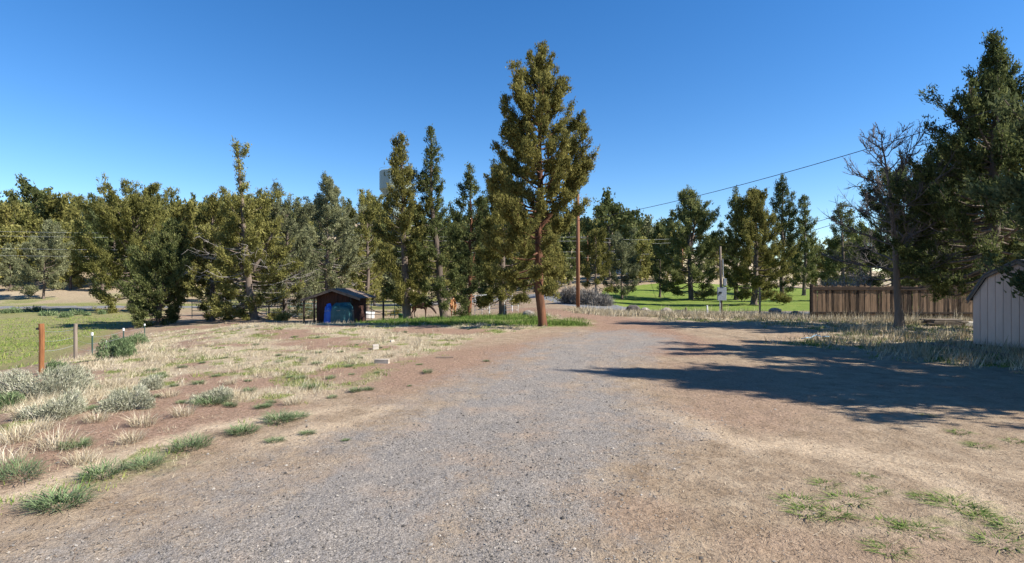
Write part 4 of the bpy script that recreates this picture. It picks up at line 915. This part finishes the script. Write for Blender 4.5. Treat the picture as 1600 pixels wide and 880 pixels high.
for q, (px, D, w_) in enumerate(((72, 52, .9), (82, 53, .6), (103, 50, .9), (121, 54, 1.1), (137, 53, .4), (162, 55, .7), (25, 57, 1.2), (55, 60, 1.3), (8, 56, .7))):
    shrub('field_shrub', 'low dark green shrub dotted in the lower field', px, D, w_, w_ * .45, 'weed', 30 + q, n=160, leaf=.10, group='low shrubs in the lower field')
wm = [tuft_mesh('weed', 300 + q, 460, .11 + .02 * q, .26 + .05 * q, 'weed', .003, .4, .75) for q in range(4)]
weeds = [(95, 793, 1.5), (160, 745, 1.45), (300, 700, 1.25), (228, 728, .8), (380, 677, 1.3), (436, 659, 1.35), (463, 654, .8), (30, 748, 1.2), (556, 613, .8), (575, 610, .6), (517, 592, .6), (470, 592, .55), (453, 590, .5),
         (545, 574, .55), (495, 570, .7), (473, 562, .6), (435, 557, .8), (498, 553, .6), (390, 612, .8), (330, 632, 1.0), (360, 635, .8), (310, 600, .7), (285, 575, .6), (250, 588, .6), (480, 680, .7), (120, 700, .9),
         (430, 690, .5), (668, 583, .7), (540, 690, .35), (640, 605, .3), (655, 570, .4), (760, 565, .35), (350, 560, .6), (400, 540, .6), (460, 530, .6)]
wr = R_(77)
for _ in range(44):
    py_ = wr.uniform(515, 640); px_ = wr.uniform(max(120, 640 - (py_ - 510) * 4.5), 760 - (py_ - 515) * 1.6) if wr.rand() < .35 else wr.uniform(130, 520)
    weeds.append((px_, py_, wr.uniform(.3, .75)))
for q, (px, py, s) in enumerate(weeds):
    x, y = gp(px, py); big = s > 1.1
    o = link('weed_clump', wm[q % 4], None, (x, y, z1(x, y))); o.scale = (s * rnd.uniform(.7, 1.0), s * rnd.uniform(.55, .85), s * rnd.uniform(.5, .72)); o.rotation_euler = (0, 0, q * 1.7)
    o['label'] = {95: 'nearest big green weed clump, lowest at the left', 160: 'spreading green weed clump above the nearest one', 300: 'grassy green clump with straw by the sandy rut', 380: 'dense green weed clump halfway up the sandy rut', 436: 'rounded grey-green weed farthest up the sandy rut', 30: 'green bunch of weed at the left edge below the straw'}[px] if big else 'small grey-green weed clump on the dry slope left of the drive'; o['category'] = 'weed'; o['group'] = 'big weed clumps by the rut' if big else 'small weed clumps on the slope'
bm_ = [tuft_mesh('tussock', 340 + q, 240, .22, .34, 'drygrass', .0019, .4) for q in range(3)]
for q, (px, py, s) in enumerate([(24, 692, 1.1), (92, 700, 1.2), (60, 675, 1.0), (225, 665, 1.0), (457, 632, .8), (286, 650, .9), (150, 660, .9), (10, 730, 1.0), (130, 722, .8), (205, 690, .8), (360, 600, .7), (300, 560, .8), (420, 575, .7), (550, 560, .7), (40, 650, 1.0), (265, 620, .8), (180, 600, .9), (330, 540, .9), (270, 545, .9), (240, 560, .9), (610, 558, .8)]):
    x, y = gp(px, py); o = link('tussock', bm_[q % 3], None, (x, y, z1(x, y))); o.scale = (s, s, s); o.rotation_euler = (0, 0, q * 1.3)
    o['label'] = 'pale dry bunch grass tussock on the left slope'; o['category'] = 'grass'; o['group'] = 'dry tussocks on the slope'
gm = [tuft_mesh('grass_clump', 320 + q, 140, .06, .30, 'greengrass', .0035, .5) for q in range(3)]
for q, (px, py, s) in enumerate([(1250, 790, 1), (1262, 806, .9), (1300, 808, .9), (1325, 785, 1), (1290, 760, .7), (1385, 822, .9), (1430, 830, .9), (1490, 790, 1.2), (1510, 800, 1.0), (1540, 815, .8), (1530, 697, .8), (1500, 676, .8), (1450, 650, .6), (1370, 770, .6),
                                (1585, 690, .7), (1560, 850, .9), (1390, 860, .8), (1350, 745, .6), (1590, 830, 1), (1440, 780, .6)]):
    x, y = gp(px, py); o = link('grass_clump', gm[q % 3], None, (x, y, z1(x, y))); o.scale = (s, s, s * .8); o.rotation_euler = (0, 0, q * 2.1)
    o['label'] = 'small green grass clump in the bare dirt at lower right'; o['category'] = 'grass'; o['group'] = 'grass clumps in the bare dirt'

# ------------------------------------------------------------------ grass, gravel and litter (uncountable)
def scatter(n, bounds, wfun, seed, pol=True):
    """random points in a fan (theta range, r range), kept with probability wfun(zones)"""
    rg = R_(seed); t0, t1, r0, r1 = bounds
    th = np.radians(rg.uniform(t0, t1, n)); r = r0 * (r1 / r0) ** rg.rand(n)
    x, y = r * np.sin(th), r * np.cos(th); z = zones(x, y); keep = rg.rand(n) < wfun(z, x, y, r)
    return x[keep], y[keep], zt(x[keep], y[keep]), rg
def blades(name, pts, per, h, w, spread, mat, hvar=.5, lean=.5, tint_mu=.5):
    x, y, z, rg = pts; n = len(x); k = n * per
    o = np.stack([x, y, z - .01], 1).repeat(per, 0) + np.concatenate([rg.normal(0, spread, (k, 2)), np.zeros((k, 1))], 1)
    hs = (np.broadcast_to(h, (n,)) * np.exp(rg.normal(0, hvar, n))).repeat(per) * rg.uniform(.5, 1.1, k)
    ws = np.broadcast_to(w, (n,)).repeat(per); az = rg.uniform(0, 6.28, k)
    dv = np.stack([np.cos(az), np.sin(az)], 1) * (hs * lean * rg.uniform(.2, 1.2, k))[:, None]
    tip = o + np.concatenate([dv, hs[:, None]], 1); sd = np.stack([-np.sin(az + 1), np.cos(az + 1), np.zeros(k)], 1) * ws[:, None]
    V = np.stack([o - sd, o + sd, tip], 1).reshape(-1, 3); T = np.clip(rg.normal(tint_mu, .13, n).repeat(per) + rg.normal(0, .14, k), 0, 1).repeat(3)
    o_ = link(name, mesh_np(name, V, np.arange(3 * k).reshape(-1, 3), M[mat], False, T), None, kind='stuff'); return o_
rr = lambda p: np.hypot(p[0], p[1])
p = scatter(120000, (-58, 8, 4.2, 40), lambda z, x, y, r: z['lb'] * np.clip(z['dry'] * 1.1 - .1, 0, 1) * (1 - z['sand']) * (1 - z['gravel']) * np.clip((.12 + sstep(.40, .62, fnoise(x, y, 1.1, 91))) * (1 + 1.2 * sstep(-.6, -.85, x / np.maximum(y, .1))), 0, 1.3) * .8, 401)
o = blades('dry_grass', p, 8, .05 + .06 * vnoise(p[0], p[1], .7, 3), .0010 + .00026 * rr(p), .05, 'drygrass', .45, .95, .5); o['label'] = 'pale dry bunch grass on the left slope'
p = scatter(40000, (-58, 8, 4.2, 40), lambda z, x, y, r: z['lb'] * np.clip(z['green'], 0, 1) * (1 - z['gravel']) * .4, 402)
o = blades('green_grass', p, 9, .055, .003 + .0004 * rr(p), .06, 'greengrass', .4, .7, .7); o['label'] = 'short green grass patches on the left slope'
p = scatter(30000, (-16, 8, 22, 38), lambda z, x, y, r: z['sg'] ** 2 * (.1 + sstep(.38, .62, fnoise(x, y, .8, 61))) * .6, 403)
o = blades('shaded_grass', p, 7, .13, .010, .12, 'greengrass', .45, .7, .46); o['label'] = 'lush green grass under the paddock junipers'
p = scatter(60000, (8, 60, 10, 36), lambda z, x, y, r: z['rg'] * (.15 + .5 * z['dry']) * .36 * (1 - .0 * r), 404)
o = blades('verge_grass', p, 7, .13 + .10 * sstep(.45, .7, vnoise(p[0], p[1], .5, 8)), .004 + .00035 * rr(p), .07, 'drygrass', .4, .7, .42); o['label'] = 'tall dry grass round the shed and fence'
p = scatter(50000, (8, 60, 10, 36), lambda z, x, y, r: z['rg'] * z['green'] * .6, 405)
o = blades('verge_grass', p, 7, .09, .004 + .00035 * rr(p), .07, 'greengrass', .4, .6, .6); o['label'] = 'green grass between the leafless tree and the drive'
p = scatter(26000, (2, 40, 31, 38.5), lambda z, x, y, r: (1 - z['asphalt']) * (1 - z['tr']) * (1 - z['gravel']) * .55, 406)
o = blades('verge_grass', p, 7, .16, .012, .12, 'drygrass', .5, .6, .52); o['label'] = 'pale dry grass strip along the road edge'
p = scatter(30000, (-58, -30, 20, 66), lambda z, x, y, r: z['field'] * (.2 + .8 * z['green']) * (1 - z['red']) * .5, 407)
o = blades('field_grass', p, 6, .10, .02, .15, 'greengrass', .4, .6, .72); o['label'] = 'short green grass in the lower field'
p = scatter(52000, (-52, 52, 3.4, 18), lambda z, x, y, r: (1 - z['gravel']) * (1 - .6 * z['sand']) * .8, 408)
x, y, z_, rg = p; n = len(x); az = rg.uniform(0, 6.28, n); L = rg.gamma(1.6, .0065, n)
d = np.stack([np.cos(az), np.sin(az), rg.normal(0, .12, n)], 1) * L[:, None]; sd = np.stack([-np.sin(az), np.cos(az), np.zeros(n)], 1) * (.0010 + .00028 * np.hypot(x, y))[:, None]
c = np.stack([x, y, z_ + .008], 1); V = np.stack([c - d - sd, c - d + sd, c + d + sd, c + d - sd], 1).reshape(-1, 3)
o = link('litter', mesh_np('litter', V, np.arange(4 * n).reshape(-1, 4), M['litter'], False, np.clip(rg.beta(1.3, 1.5, n), 0, 1).repeat(4)), None, kind='stuff', label='straw bits and twigs scattered on the bare dirt')
# gravel: little angular stones
p = scatter(230000, (-52, 30, 3.3, 24), lambda z, x, y, r: np.clip(z['gravel'] ** 1.2 * (.35 + .65 * sstep(.38, .62, fnoise(x, y, .9, 55))) + .035, 0, 1) * .62, 409)
x, y, z_, rg = p; n = len(x); s = rg.gamma(3.0, .0016, n) * (1 + .035 * np.hypot(x, y)); s = np.clip(s, .004, .026)
oc = np.array([(1, 0, 0), (0, 1, 0), (-1, 0, 0), (0, -1, 0), (0, 0, .75), (0, 0, -.6)], float)
V = oc[None] * s[:, None, None] * rg.uniform(.6, 1.35, (n, 6, 1)); a_ = rg.uniform(0, 6.28, n); ca, sa = np.cos(a_)[:, None], np.sin(a_)[:, None]
V = np.stack([V[..., 0] * ca - V[..., 1] * sa, V[..., 0] * sa + V[..., 1] * ca, V[..., 2]], -1) + np.stack([x, y, z_ + s * .25], 1)[:, None]
Fo = np.array([(0, 1, 4), (1, 2, 4), (2, 3, 4), (3, 0, 4)]); F = (Fo[None] + (np.arange(n) * 6)[:, None, None]).reshape(-1, 3)
o = link('gravel', mesh_np('gravel', V.reshape(-1, 3), F, M['gravel'], False, np.clip(rg.beta(1.9, 2.2, n), 0, 1).repeat(6)), None, kind='stuff', label='loose grey gravel stones on the driveway')
